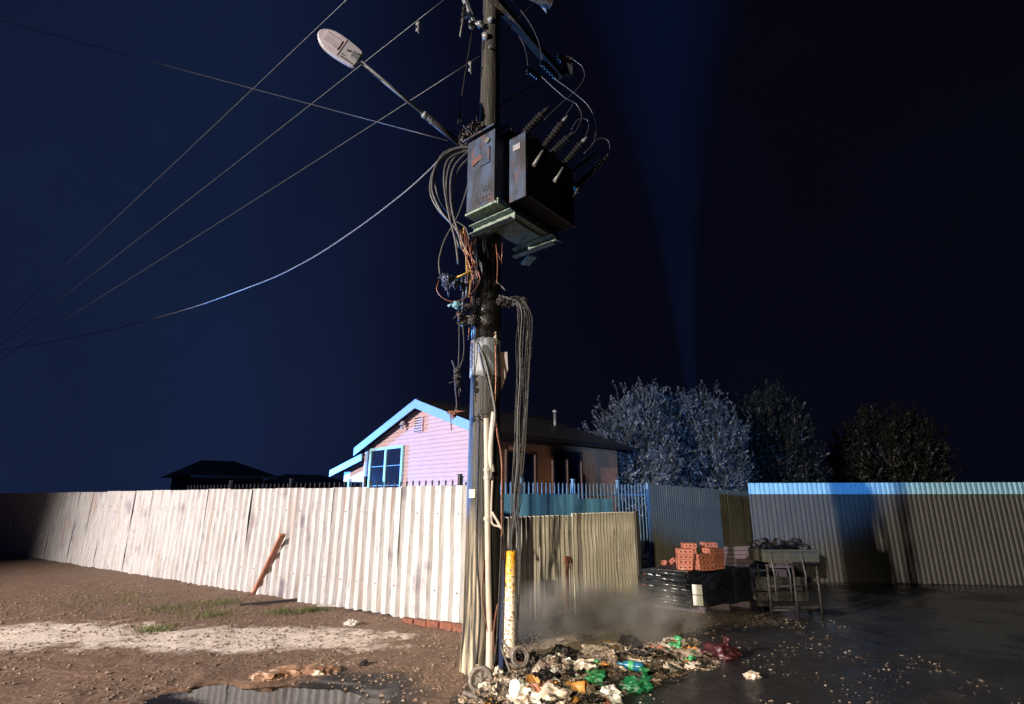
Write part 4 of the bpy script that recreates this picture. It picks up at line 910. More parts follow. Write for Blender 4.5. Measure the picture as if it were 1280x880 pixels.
mb = MB(); mb.bar(P(568, 348, 5.86), P(588, 341, 5.86), .03, .02); mb.tube([P(572, 346, 5.84), P(589, 339, 5.84)], .009, 6); build(mb, 'strap', m_yell, None, 'scorched yellowish strap holding the burnt joint to the pole', 'strap')
mb = MB()
for (x, y) in ((578, 352), (583, 350), (580, 365), (584, 362), (579, 378)): mb.tube([P(x, y-8, 5.86), P(x-1, y+10, 5.86)], .018, 7)
build(mb, 'wire_connector', m_joint, None, 'row of dull connectors between the joint box and pole', 'connector')
mb = MB(); mb.blob(P(571, 381, 5.85), (.055, .04, .05), 3, .5, 2.5, 2, False); mb.tube([P(565, 380, 5.84), P(560, 383, 5.84)], .014, 7); build(mb, 'blue_connector', m_bluecap, None, 'bright pale blue connector below the burnt joint', 'connector')
mb = MB(); mb.tube([P(572, 391, 5.85), P(575, 397, 5.85)], .02, 7); build(mb, 'red_connector', m_orange, None, 'small red-orange connector under the pale blue one', 'connector')
clump('cable_joint', 583, 392, 5.9, .05, 9, m_char, 'black charred mass left of the pole below the blue connector', 'cable joint', 8, 13, 5)
DG = 'burnt cables dangling left of the pole'
cable('dangling_cable', [P(x, y, 5.9) for x, y in ((574, 395), (574, 430), (573, 470), (576, 490))], .009, m_cablek, 'straight burnt cable dangling nearest the left of the pole', 'cable')
cable('dangling_cable', [P(x, y, 5.9) for x, y in ((578, 398), (580, 428), (579, 446), (574, 462), (570, 478))], .008, m_cablek, 'bowed burnt cable dangling with a kink left of the pole', 'cable')
cable('dangling_cable', [P(x, y, 5.9) for x, y in ((565, 450), (568, 460), (569, 482), (571, 505), (569, 518))], .010, m_cablek, 'lowest burnt cable end dangling over the house roof line', 'cable')
clump('cable_joint', 572, 472, 5.9, .035, 7, m_cablek, 'shrivelled cable tangle hanging midway over the house roof', 'cable joint', 3, 12, 7)
clump('cable_joint', 567, 517, 5.9, .03, 5, m_rust, 'small ragged lump at the end of the dangling cable', 'cable joint', 5, 3, 9)
# right bundle
BL = 'burnt black cable in the bundle hanging right of the pole'; BG = 'burnt cables hanging right of the pole'
rnd = random.Random(11)
for k in range(18):
    o = k/17; x1 = 646 + 17*o
    jj = lambda: rnd.uniform(-4.6, 4.6)
    path = [(634+5*o, 374-3*o), (645+8*o, 375+rnd.uniform(-3, 5)), (647+18*o, 394+rnd.uniform(-4, 4)), (646+19*o + jj()*.6, 430), (646+18*o + jj()*.6, 470), (645+15*o+jj()*.6, 520), (641+14*o+rnd.uniform(-2, 2), 580), (640+10*o+rnd.uniform(-2, 2), 632)]
    if k % 3 != 2: path += [(637+4*o, 668), (636+5*o, 692)]
    else: path += [(648+3*o, 690), (648, 745+30*o)]
    cable('bundle_cable', [P(x, y, PY-.22-.02*(k % 3)) for x, y in path], rnd.choice((.004, .006, .0075, .0035)), m_cablek if k % 5 else m_cable, BL, 'cable', BG, 6, 5)
SG = 'scorched cables running down the front of the pole'
strs = [([(597, 428), (606, 450), (611, 470), (617, 500), (619, 520), (616, 545), (615, 575), (614, 600)], .016, m_cable, 'pale grey cable slanting across the marker band then down'),
        ([(598, 430), (603, 455), (609, 478), (616, 502), (621, 530), (625, 560), (628, 600), (629, 660), (631, 700)], .012, m_cablek, 'dark cable slanting over the marker band down to the guard'),
        ([(619, 425), (620, 470), (619, 505), (621, 540), (627, 575), (627, 640), (628, 700)], .009, m_copper, 'reddish bare wire down the right edge of the pole'),
        ([(617, 515), (614, 545), (613, 570), (616, 590)], .026, m_pvc, 'pale bulging cable sheath beside the conduit top'),
        ([(616, 595), (615, 612), (614, 640), (616, 655), (628, 660), (627, 672)], .012, m_pvc, 'pale thin cable kinking off the conduit to the right'),
        ([(615, 640), (621, 650), (627, 661)], .016, m_pvc, 'short pale diagonal sleeve right of the conduit'),
        ([(627, 670), (625, 720), (623, 760), (621, 800), (618, 830)], .010, m_cablek, 'burnt wire running down between conduit and yellow guard'),
        ([(605, 700), (603, 740), (606, 770), (610, 790)], .007, m_copper, 'thin red wire down the pole left of the conduit'),
        ([(622, 755), (618, 780), (617, 800), (620, 825)], .010, m_copper, 'scorched reddish wire near the pole foot'),
        ([(599, 520), (597, 600), (596, 690), (600, 760), (596, 830)], .012, m_cablek, 'burnt wire running down the left front of the pole')]
for (p_, r_, m__, lab) in strs: cable('pole_cable', [P(x, y, PY-.23-.01*(len(p_) % 3)) for x, y in p_], r_, m__, lab, 'cable')
clump('cable_joint', 600, 522, PY-.2, .012, 4, m_cablek, 'little coil of burnt wire on the pole beside the conduit top', 'wire', 4, 6, 13)
# conductor loops round the transformer top
for k, pts in enumerate(([(676, 95), (690, 108), (706, 122), (720, 130), (727, 145), (722, 160), (713, 172)], [(716, 74), (728, 84), (730, 98), (718, 115), (703, 128), (690, 140), (680, 150)], [(692, 98), (712, 112), (735, 132), (745, 155), (742, 178), (730, 192)], [(704, 152), (710, 140), (718, 128)], [(728, 178), (734, 165), (736, 155), (732, 149), (722, 150), (714, 162)], [(754, 200), (762, 188), (760, 176), (750, 173), (740, 180)], [(634, -6), (650, 12), (664, 32), (673, 52), (678, 74)], [(620, 10), (645, 40), (656, 60), (660, 82)])):
    cable('conductor_loop', [P(x, y, 6.2+.08*(k % 3)) for x, y in pts], .005, m_wire, 'thin bare conductor curving about the fuses and transformer bushings', 'wire', 'bare conductors above the transformer', 6, 6)
for k, pts in enumerate(([(590, 40), (582, 90), (575, 135), (572, 160)], [(574, 135), (578, 155), (590, 168), (597, 178)], [(580, 160), (574, 172), (578, 182), (590, 186)], [(592, 130), (596, 150), (597, 178)])):
    cable('slack_wire', [P(x, y, 5.98) for x, y in pts], .008, m_cablek, 'dark slack wire dropping behind the lamp arm root', 'wire', 'slack wires at the lamp arm root', 6, 6)
clump('cable_joint', 588, 165, 6.0, .05, 10, m_char, 'burnt wire tangle where the lamp arm meets the pole', 'wire tangle', 10, 14, 17)

# ------------------------------------------------------------------ things by the left fence
def plank(a, b, w, h, mat, name, label, cat, **k):
    mb = MB(); mb.bar(a, b, w, h); return build(mb, name, mat, None, label, cat, bevel=.004)
pt = P(358, 668, 10.15); pb_ = G(318, 742, .03)
dirn = FA + FD*4.75
pt = Vector((0, 0, 0)) + (FA + FD*((P(360, 668, 10.0).x - FA.x)/FD.x) + FN*.12); pt.z = P(360, 668, pt.y).z
plank(pb_, pt, .10, .05, m_plank, 'timber_plank', 'reddish timber plank leaning against the pale fence', 'plank')
plank(G(300, 756, .03), G(388, 748, .04), .05, .04, m_darkp, 'dark_bar', 'thin dark bar lying on the soil near the plank', 'bar')
mb = MB(); mb.tube([G(396, 757, .04), G(448, 758, .045)], .02, 8); build(mb, 'thin_pipe', m_greyp, None, 'thin greyish pipe lying on soil along the fence foot', 'pipe')
mb = MB(); mb.blob(G(439, 779, .03), (.085, .07, .045), 3, .5, 1.8, 3, False); build(mb, 'stone', m_stone, None, 'pale fist-sized stone alone on the brown soil', 'stone')
mb = MB(); mb.blob(G(455, 829, .02), (.05, .04, .03), 5, .5, 2, 2, False); build(mb, 'stone', m_char, None, 'small black lump on soil below the sandy patch', 'stone')
mb = MB()
for (x, y, rx_, rz_) in ((335, 846, .17, .05), (362, 842, .2, .06), (392, 840, .16, .065), (412, 838, .1, .05)): mb.blob(G(x, y, .0), (rx_, .12, rz_), x, .45, 2.2, 3, False, fold=.4)
build(mb, 'sodden_sack', m_sack, None, 'sodden brown sack slumped at the edge of the puddle', 'sack')

# gravel, litter, grass (uncountable)
def scatter(n, fn, szr, mat, name, seed, flat=.6, pale=None):
    rn = random.Random(seed); mb = MB(); c = 0
    while c < n:
        q = fn(rn)
        if q is None: continue
        x, y = q; z = hgt(x, y); s_ = rn.uniform(*szr)*(rn.random()**1.5*.9+.35); a = rn.uniform(0, 6.28); ca, sa = math.cos(a)*s_, math.sin(a)*s_
        o = Vector((x, y, z + s_*flat*.3)); k = [rn.uniform(.6, 1.2) for _ in range(5)]
        mb.add([o + Vector((ca*k[0], sa*k[0], 0)), o + Vector((-sa*k[1], ca*k[1], 0)), o + Vector((-ca*k[2], -sa*k[2], 0)), o + Vector((sa*k[3], -ca*k[3], 0)), o + Vector((0, 0, s_*flat*k[4])), o + Vector((0, 0, -s_*flat))], [(0, 1, 4), (1, 2, 4), (2, 3, 4), (3, 0, 4), (1, 0, 5), (2, 1, 5), (3, 2, 5), (0, 3, 5)]); c += 1
    return build(mb, name, mat, None, kind='stuff')
def f_left(rn):
    x = rn.uniform(-9, .0); y = rn.uniform(4.8, 12)
    if (Vector((x, y, 0))-FA).dot(FN) < .05: return None
    if any(((x-cx)/rx)**2+((y-cy)/ry)**2 < .9 for cx, cy, rx, ry in PUD): return None
    if nz(x*1.2, y*1.2, 3) < -.15 and rn.random() < .8: return None
    return x, y
g_ = scatter(9000, f_left, (.008, .026), m_gravel, 'gravel', 2); tag(g_, 'brown gravel and clods strewn over the bare soil', 'gravel')
def f_verge(rn):
    x = rn.uniform(-.1, 3.6); y = rn.uniform(5.8, 9.6); return (x, y) if attrs(x, y)['verge']*1.2 > rn.random() else None
g_ = scatter(3500, f_verge, (.008, .022), m_gravel, 'gravel', 3); tag(g_, 'fine pale gravel on the verge before the gate', 'gravel')
def f_heap(rn):
    cx, cy, r, a = rn.choice(mound); an = rn.uniform(0, 6.28); d = r*1.05*math.sqrt(rn.random()); return cx + d*math.cos(an), cy + d*math.sin(an)
g_ = scatter(9000, f_heap, (.010, .034), m_litter, 'burnt_debris', 4, .5); tag(g_, 'burnt debris and ash heaped at the foot of the pole', 'debris')
def f_wide(rn):
    x = rn.uniform(.6, 4.6); y = rn.uniform(5.2, 9.6); return (x, y) if nz(x*1.5, y*1.5, 7) > .05 else None
g_ = scatter(900, f_wide, (.006, .020), m_litter, 'burnt_debris', 5, .5); tag(g_, 'scattered dark fragments over the wet asphalt', 'debris')
g_ = scatter(120, f_wide, (.008, .024), m_pale, 'pale_fragments', 6, .3); tag(g_, 'tiny pale fragments glinting on the wet asphalt', 'debris')
g_ = scatter(380, f_heap, (.008, .022), m_pale, 'pale_fragments', 7, .5); tag(g_, 'pale scraps mixed into the burnt heap', 'debris')
rn = random.Random(9); mb = MB()
for k in range(2600):
    cx, cy, rr2 = rn.choice(((-4.6, 8.75, .5), (-3.6, 8.95, .35), (-5.6, 9.2, .6), (-5.0, 9.7, .5), (-4.9, 7.9, .3), (-7, 10, 1), (-3.2, 9.1, .25)))
    x = cx + rn.gauss(0, rr2*.5); y = cy + rn.gauss(0, rr2*.35)
    if (Vector((x, y, 0))-FA).dot(FN) < .05: continue
    z = hgt(x, y); h_ = rn.uniform(.03, .09); a = rn.uniform(0, 6.28); w_ = Vector((math.cos(a), math.sin(a), 0))*.004; b_ = Vector((rn.gauss(0, .03), rn.gauss(0, .03), h_)); o = Vector((x, y, z))
    mb.add([o-w_, o+w_, o+b_], [(0, 1, 2)])
tag(build(mb, 'grass', m_grass, None, kind='stuff'), 'thin short grass tufts near the leaning plank', 'grass')

# ------------------------------------------------------------------ rubbish
def hz3(px, py, lift=0.):
    q = G(px, py, 0)
    for _ in range(6): q = G(px, py, hgt(q.x, q.y))
    return q + up*lift
def bag(px, py, rad, mat, label, seed, name='plastic_bag', cat='bag', fold=.9, amp=.6):
    q = hz3(px, py, rad[2]*.5); mb = MB(); mb.blob(q, rad, seed, amp, 1.5, 4, True, fold)
    if name == 'plastic_bag':   # twisted neck of the bag
        a = q + Vector((rad[0]*.5, 0, rad[2]*.6)); mb.blob(a + up*.03, (.02, .02, .05), seed+2, .6, 3, 2, False); mb.blob(a + up*.08, (.045, .03, .025), seed+3, .8, 3, 2, False)
    return build(mb, name, mat, None, label, cat)
bag(738, 852, (.115, .09, .075), m_green, 'bright green plastic bag crumpled on the burnt heap', 3)
bag(797, 862, (.14, .085, .07), m_green2, 'dark green plastic bag at the lower edge of the heap', 5)
bag(845, 815, (.085, .07, .06), m_green, 'small green bag at the far end of the rubbish', 8)
bag(863, 824, (.06, .05, .04), m_green, 'green scrap of bag beside the far small green bag', 9, name='bag_scrap')
bag(900, 822, (.19, .12, .09), m_red, 'dark red bag lying on wet ground right of the heap', 11)
bag(788, 812, (.13, .10, .10), m_char, 'charred black lump at the middle of the rubbish', 21, name='charred_lump', cat='debris')
bag(703, 826, (.17, .10, .09), m_char, 'large charred black lump behind the tyre', 22, name='charred_lump', cat='debris')
bag(745, 822, (.18, .10, .07), m_pale, 'pale ash-grey crumpled sheet behind the green bag', 31, name='crumpled_sheet', cat='rubbish', fold=1.4)
bag(840, 806, (.16, .08, .05), m_pale, 'flat yellowish crumpled sheet at the heap far end', 33, name='crumpled_sheet', cat='rubbish', fold=1.2)
bag(694, 828, (.075, .06, .06), m_sign, 'bright white crumpled paper beside the tyre', 35, name='crumpled_paper', cat='paper', fold=1.3)
bag(650, 872, (.085, .08, .09), m_sign, 'cream white crumpled bundle at the bottom by the wheel', 36, name='crumpled_paper', cat='paper', fold=1.4)
bag(812, 838, (.10, .07, .05), m_litter, 'grey-brown sodden paper mass in the rubbish', 41, name='sodden_paper', cat='paper', fold=1.3)
bag(775, 838, (.13, .08, .07), m_litter, 'ashy torn mass right of the bright green bag', 42, name='sodden_paper', cat='paper', fold=1.5)
bag(868, 836, (.09, .06, .04), m_pale, 'cream scraps under the far green bag', 43, name='crumpled_sheet', cat='rubbish', fold=1.3)
bag(940, 848, (.07, .045, .04), m_pale, 'lone pale scrap on the dark wet asphalt', 44, name='crumpled_paper', cat='paper', fold=1.2)
bag(690, 878, (.13, .09, .08), m_pale, 'big cream crumpled film at the bottom of the heap', 51, name='crumpled_sheet', cat='rubbish', fold=1.3)
bag(760, 876, (.12, .08, .07), m_sign, 'white and pinkish wad of paper below the bright green bag', 52, name='crumpled_paper', cat='paper', fold=1.4)
bag(730, 800, (.10, .06, .05), m_litter, 'ash brown lump on the verge behind the heap', 53, name='charred_lump', cat='debris', fold=1.0)
bag(622, 846, (.06, .05, .06), m_pale, 'pale crumpled paper between the two burnt wheels', 54, name='crumpled_paper', cat='paper', fold=1.2)
bag(806, 826, (.09, .06, .05), m_pale, 'torn cream packet between bottle and far green bag', 55, name='torn_packet', cat='packet', fold=1.2)
def cup(px, py, r, h, mat, label, axis, name='cup', cat='cup', taper=.75):
    q = hz3(px, py, r*.7); axv = Vector(axis).normalized(); prof = [(0, r*taper), (h*.5, r*(1+taper)/2), (h, r), (h, r*.93), (h*.08, r*taper*.9)]
    mb = MB(); t_ = Vector((0, 0, 1)) if abs(axv.z) < .9 else Vector((1, 0, 0)); u_ = axv.cross(t_).normalized(); w_ = axv.cross(u_); n = 18
    vs = [q + axv*hh + (u_*math.cos(2*math.pi*k/n)+w_*math.sin(2*math.pi*k/n))*rr*(1+.12*nz(k*.7, hh*20, px)) for (hh, rr) in prof for k in range(n)]
    mb.add(vs, [(i*n+k, i*n+(k+1) % n, (i+1)*n+(k+1) % n, (i+1)*n+k) for i in range(4) for k in range(n)] + [tuple(range(n)), tuple(4*n+k for k in range(n))], True)
    return build(mb, name, mat, None, label, cat)
cup(716, 865, .055, .13, m_tan, 'scorched orange cup lying with its mouth to the right', (.9, -.4, .1))
cup(664, 866, .065, .07, m_tan, 'orange-brown bowl upturned by the first wheel', (.2, -.5, .8), 'bowl', 'bowl')
cup(676, 838, .022, .03, m_tan, 'tiny orange cap near the tyre', (0, -.6, .8), 'plastic_disc', 'cap')
cup(668, 876, .024, .06, m_sign, 'small white bottle top among scraps at the bottom', (.1, -.6, .8), 'plastic_disc', 'cap')
cup(905, 812, .015, .02, m_orange, 'tiny orange cap on the dark red bag', (0, -.4, 1), 'plastic_disc', 'cap')
cup(690, 866, .05, .05, m_rust, 'rust coloured tin lying left of the orange cup', (-.5, -.5, .4), 'tin', 'tin')
# bottle
q = hz3(772, 836, .05); ax_ = Vector((.85, -.35, -.05)); mb = MB(); mb.lathe(q, ax_, [(0, .012), (.03, .013), (.05, .016), (.10, .042), (.24, .044), (.255, .036)], 18, True); bt = build(mb, 'bottle', m_bgreen, None, 'blue-green bottle lying on the heap by the bags', 'bottle')
mb = MB(); mb.lathe(q + ax_.normalized()*.11, ax_, [(0, .0445), (.05, .0450)], 18); build(mb, 'label', m_green, bt)
# torn sheets (folded, thick)
def scrap(px, py, w, h, mat, label, seed, rot, name='paper_scrap', cat='paper', lift=.02, group=None):
    q = hz3(px, py, lift); rn = random.Random(seed); n = 7; a = rot; dx = Vector((math.cos(a), math.sin(a), 0)); dy = Vector((-math.sin(a), math.cos(a), .25)); vs = []
    for j in range(n):
        for i in range(n):
            u_ = (i/(n-1)-.5)*w*(1+.25*nz(j, seed)); v_ = (j/(n-1)-.5)*h*(1+.25*nz(i, seed, 4)); vs.append(q + dx*u_ + dy*v_ + up*(.35*min(w, h)*(nz(i*.8, j*.8, seed*3.1))+.01))
    mb = MB(); mb.add(vs, [(j*n+i, j*n+i+1, (j+1)*n+i+1, (j+1)*n+i) for j in range(n-1) for i in range(n-1)], False)
    return build(mb, name, mat, None, label, cat, group, solid=.004)
rn = random.Random(21); mats_ = [m_pale, m_litter, m_litter, m_sign, m_plank, m_char, m_char, m_litter, m_pale, m_pale, m_litter, m_tan]
k = 0
for _ in range(190):
    u_ = rn.random(); px = 605 + 270*u_**1.3; py = rn.uniform(826, 884) if px < 760 else rn.uniform(808, 842)
    if px < 635: py = rn.uniform(855, 884)
    mt = rn.choice(mats_); nm = {'pale_litter': 'pale', 'ash_litter': 'ashy brown', 'white_tag_plate': 'white', 'scorched_orange_card': 'scorched orange', 'red_brown_plank': 'reddish', 'charred_surface': 'charred'}[mt.name]
    scrap(px, py, rn.uniform(.06, .24), rn.uniform(.04, .15), mt, '%s crumpled scrap of litter in the burnt rubbish heap' % nm, k, rn.uniform(0, 3.1), 'litter_scrap', 'litter', rn.uniform(.01, .06), '%s litter scraps in the heap' % nm); k += 1
for _ in range(46):
    px = rn.uniform(640, 760); py = rn.uniform(838, 882); mt = rn.choice([m_pale, m_tan, m_litter, m_sign, m_char]); nm = {'pale_litter': 'pale', 'ash_litter': 'ashy brown', 'white_tag_plate': 'white', 'scorched_orange_card': 'orange', 'charred_surface': 'charred'}[mt.name]
    q = hz3(px, py, .02); r_ = rn.uniform(.018, .04); mb = MB(); mb.blob(q, (r_*1.3, r_, r_*.8), k, .5, 2, 2, rn.random() < .5, .5); k += 1
    build(mb, 'litter_lump', mt, None, '%s rounded lump of litter low in the heap' % nm, 'litter', '%s litter lumps in the heap' % nm)
# wheels off the burnt wheelie bin
def wheel(c, nrm, R_, label, mat=m_rubber, hollow=False, name='bin_wheel'):
    c = Vector(c); nrm = Vector(nrm).normalized(); t = thing(name, label, 'wheel', c - up*R_)
    mb = MB(); t0 = up - nrm*up.dot(nrm); t0.normalize(); s0_ = nrm.cross(t0); N = 32; n = 8; r = R_*.19; vs = []
    for i in range(N):
        a = 2*math.pi*i/N; d = t0*math.cos(a) + s0_*math.sin(a)
        for j in range(n):
            b = 2*math.pi*j/n; rr = r*(1+.12*nz(i*.9, j*.9)); vs.append(c + d*(R_-r + rr*math.cos(b)) + nrm*(rr*1.4*math.sin(b)))
    mb.add(vs, [(i*n+j, i*n+(j+1) % n, ((i+1) % N)*n+(j+1) % n, ((i+1) % N)*n+j) for i in range(N) for j in range(n)], True); build(mb, 'tyre', mat, t)
    if hollow:
        mb = MB(); pr = [(-.02, R_*.64), (.02, R_*.64), (.02, R_*.56), (-.02, R_*.56), (-.02, R_*.64)]; N=28
        vs = [c + nrm*h_ + (t0*math.cos(2*math.pi*k/N)+s0_*math.sin(2*math.pi*k/N))*r_ for h_, r_ in pr for k in range(N)]
        mb.add(vs, [(i*N+k, i*N+(k+1) % N, (i+1)*N+(k+1) % N, (i+1)*N+k) for i in range(4) for k in range(N)], True); build(mb, 'rim', mat, t); return t
    mb = MB(); mb.lathe(c - nrm*.012, nrm, [(0, R_*.72), (.02, R_*.72), (.024, R_*.6), (.012, R_*.55), (.012, R_*.2), (.04, R_*.18), (.045, R_*.05)], 28); 
    for k in range(6):
        a = math.pi*k/3; d = t0*math.cos(a)+s0_*math.sin(a); mb.bar(c + d*R_*.18 + nrm*.012, c + d*R_*.6 + nrm*.012, .012, .012, nrm)
    build(mb, 'rim', mat, t); return t
q = G(601, 868, 0); wheel((q.x, q.y-.02, .125), (.05, -.93, .30), .118, 'grey burnt bin wheel standing at the pole foot')
q = G(650, 852, 0); wheel((q.x, q.y-.12, .25), (.35, -.85, .30), .10, 'burnt tyre ring leaning among rubbish right of the pole', hollow=True)
q = G(575, 866, 0)
mb = MB(); mb.tube([G(580, 866, .06), G(622, 880, .05)], .018, 8); build(mb, 'burnt_axle', m_rubber, None, 'grey burnt axle rod lying by the bin wheel', 'axle')
mb = MB(); mb.tube([P(626, 808, 5.85), G(640, 846, .12)], .012, 7); mb.tube([P(628, 800, 5.88), G(652, 838, .14)], .010, 7); build(mb, 'burnt_rods', m_rubber, None, 'bent burnt rods between the yellow guard and tyre', 'rod')
clump('melted_plastic', 669, 838, 5.9, .05, 7, m_litter, 'ashy melted lump just right of the tyre ring', 'debris', 6, 6, 31)
# small lumps beside pole on the soil
for (x, y, lab) in ((740, 800, 'small white scrap on the verge near the heap'), (700, 803, 'curled pale scrap on the verge close to the gate')): scrap(x, y, .10, .04, m_pale, lab, x, .4)

# ------------------------------------------------------------------ black pipe bundle, bricks, timber at the right
kx = G(868, 768); e1 = Vector((-.80, .60, 0)).normalized(); e2 = Vector((.90, .43, 0)).normalized(); 
pall = thing('pipe_pallet', 'waist-low pallet of glossy black pipes wrapped in black film', 'pallet', kx)
BH = .60
def K(a, b, z): return kx + e1*a + e2*b + up*z
mb = MB(); vs = []
import bmesh
def softbox(a0, a1, b0, b1, z0, z1, amp=.02, n=10, seed=0):
    mb = MB()
    def face(o, du, dv, nn):
        vs = []; 
        for j in range(n+1):
            for i in range(n+1):
                p = o + du*(i/n) + dv*(j/n); edge = 0 if i in (0, n) or j in (0, n) else 1
                vs.append(p + nn*(edge*amp*(nz(p.x*5, p.y*5, p.z*6+seed) + .6*nz(p.x*13, p.y*13, p.z*13))))
        mb.add(vs, [(j*(n+1)+i, j*(n+1)+i+1, (j+1)*(n+1)+i+1, (j+1)*(n+1)+i) for j in range(n) for i in range(n)], False)
    o = K(a0, b0, z0); da = e1*(a1-a0); db = e2*(b1-b0); dz = up*(z1-z0)
    face(o, db, dz, -e1); face(o + da, db, dz, e1); face(o, da, dz, -e2); face(o + db, da, dz, e2); face(o + dz, da, db, up); face(o, da, db, -up)
    return mb
build(softbox(.06, .78, .02, 1.35, .09, BH, .03), 'film_wrapped_pack', m_blk, pall)
for j in range(6):
    for i in range(2):
        mb = MB(); z_ = .13 + j*.085; b_ = -.03 - .0*i; mb.tube([K(.03+.02*(j % 2), b_-.02, z_), K(.80+.05*nz(j*3.), b_-.02+.05*(j % 2), z_+.01)], .036, 12) if i == 0 else mb.tube([K(.10, .05, z_), K(.9, .05, z_)], .03, 10)
        build(mb, 'pipe', m_tube, pall)
for b_ in (.25, .75, 1.2):
    mb = MB(); mb.box(K(.42, b_, .045), (.85, .10, .09), e1); build(mb, 'bearer', m_sleeper, pall)
for b_ in (.95,):
    mb = MB(); mb.prism([K(.045, b_, .09), K(.045, b_+.035, .09), K(.045, b_+.035, BH+.01), K(.045, b_, BH+.01)], -e1*.006); build(mb, 'strap', m_tube, pall)
for (z0, z1, lab) in ((.285, .43, None), (.13, .275, None)):
    mb = MB(); c = K(.01, .075, (z0+z1)/2) - Vector((0, .085, 0)); tx = Vector((.93, -.36, 0)); mb.box(c, (.145, .008, z1-z0), tx); tg = build(mb, 'tag_plate', m_sign, pall, bevel=.004)
    mb = MB()
    for (u_, v_) in ((.045, .045), (.045, -.045), (.045, .0)): mb.box(c + tx.normalized()*u_ + Vector((-.36, -.93, 0))*.006 + up*v_, (.012, .006, .012), tx)
    build(mb, 'mark', m_mark, tg)
pall2 = thing('black_crate', 'dark low crate to the right of the wrapped pipe pallet', 'crate', K(.1, 1.5, 0))
mb = softbox(.05, .6, 1.45, 1.95, .05, .52, .015); build(mb, 'crate_body', m_blk, pall2)
mb = MB(); mb.tube([K(.0, 1.47, .42), K(.0, 1.93, .42)], .012, 7); mb.tube([K(.0, 1.93, .5), K(.0, 1.93, .05)], .012, 7); mb.tube([K(.0, 1.47, .05), K(.0, 1.47, .5)], .012, 7); build(mb, 'frame_rod', m_metal, pall2)
# brick stacks: cored bricks
BLn, BWd, BHt = .23, .11, .076
def brick_mesh():
    mb = MB(); mb.box((0, 0, BHt/2), (BLn, BWd, BHt)); 
    me = bpy.data.meshes.new('brick'); vs = [tuple(v) for v in mb.v]; me.from_pydata(vs, [], mb.f); me.materials.append(m_brick); me.materials.append(m_hole)
    # recessed cores on both long faces
    import bmesh
    bm = bmesh.new(); bm.from_mesh(me)
    for f in [f for f in bm.faces if abs(f.normal.y) > .9 or abs(f.normal.x) > .9]:
        pass
    k = []
    for sy in (-1, 1):
        for i in range(3):
            k.append(((-.07+.07*i, sy*BWd/2), 'y'))
    for sx_ in (-1, 1):
        k.append(((sx_*BLn/2, 0), 'x'))
    for ((x, y), ax_) in k:
        w = .028; d = .0015; h0, h1 = .028, .050
        if ax_ == 'y':
            yy = y + (d if y > 0 else -d); vv = [(x-w/2, yy, h0), (x+w/2, yy, h0), (x+w/2, yy, h1), (x-w/2, yy, h1)]
        else:
            xx = x + (d if x > 0 else -d); vv = [(xx, -w/2, h0), (xx, w/2, h0), (xx, w/2, h1), (xx, -w/2, h1)]
        f = bm.faces.new([bm.verts.new(v) for v in vv]); f.material_index = 1
    bm.to_mesh(me); bm.free(); return me
bme = brick_mesh()
def put_brick(parent, q, rz, label=None, cat=None, rx=0, ry=0, group=None):
    o = bpy.data.objects.new('brick', bme); COL.objects.link(o); o.rotation_euler = (rx, ry, rz)
    if parent is not None: o.parent = parent; o.location = Vector(q) - ORG[parent.name]
    else: o.location = q
    m = o.modifiers.new('soft_edges', 'BEVEL'); m.width = .004; m.segments = 1; m.limit_method = 'ANGLE'
    return tag(o, label, cat, group)
zt_ = BH + .02
def brick_stack(px, py, rows, rz, label, cols=1, jit=.012, seed=1, ztop=None):
    rn = random.Random(seed); base = G(px, py, zt_); t = thing('brick_stack', label, 'bricks', base)
    for r in range(rows):
        for c in range(cols):
            for d_ in range(2):
                off = Vector((math.cos(rz), math.sin(rz), 0))*(c*(BLn+.006)) + Vector((-math.sin(rz), math.cos(rz), 0))*(d_*(BWd+.006))
                put_brick(t, base + off + up*(r*(BHt+.002)) + Vector((rn.uniform(-jit, jit), rn.uniform(-jit, jit), 0)), rz + rn.uniform(-.05, .05))
mb = MB(); mb.box(K(.5, .45, BH+.012), (.55, .95, .016), e1); build(mb, 'cover_board', m_char, pall)
brick_stack(857, 712, 4, R(-8), 'left front stack of red cored bricks on the black pallet', seed=1)
brick_stack(883, 713, 3, R(14), 'middle front stack of red cored bricks, lower than its neighbours', seed=2)
brick_stack(897, 711, 4, R(26), 'right front stack of red cored bricks, turned to the right', seed=3)
b3 = P(866, 704, 9.75); b4 = P(893, 702, 9.85)
zsave = zt_
brick_stack(863, 702, 4, R(-4), 'rear left stack of red cored bricks behind the front stacks', seed=4)
brick_stack(890, 701, 4, R(8), 'rear right stack of red cored bricks behind the front stacks', seed=5)
for k, (px, py, z_, rz, ry, lab) in enumerate(((824, 716, .56, .5, .15, 'loose brick lying flat leftmost by the stacks'), (838, 713, .56, -.2, .2, 'loose brick left of the stacks, lying level'), (832, 709, .63, .9, .5, 'loose brick tipped on top of the two flat ones'), (841, 706, .64, 2.3, .7, 'loose brick tilted steeply against the left stack'))):
    q = P(px, py, 9.95 if k != 0 else 10.0); put_brick(None, q, rz, lab, 'brick', 0, ry)
mb = MB(); mb.box(P(832, 728, 10.1), (.6, .3, .55), (1, .2, 0)); mb = MB()
c = P(828, 722, 10.05); c.z = 0
tb = thing('brick_pallet', 'dark heap of sooty bricks left of the pipe pallet', 'bricks', c)
for r in range(6):
    for j in range(3):
        q = c + Vector((-.28+.25*j+.03*nz(r*3., j), .02*nz(r, j*3.), r*(BHt+.004))); o = put_brick(tb, q, .12*nz(r*7., j*5.))
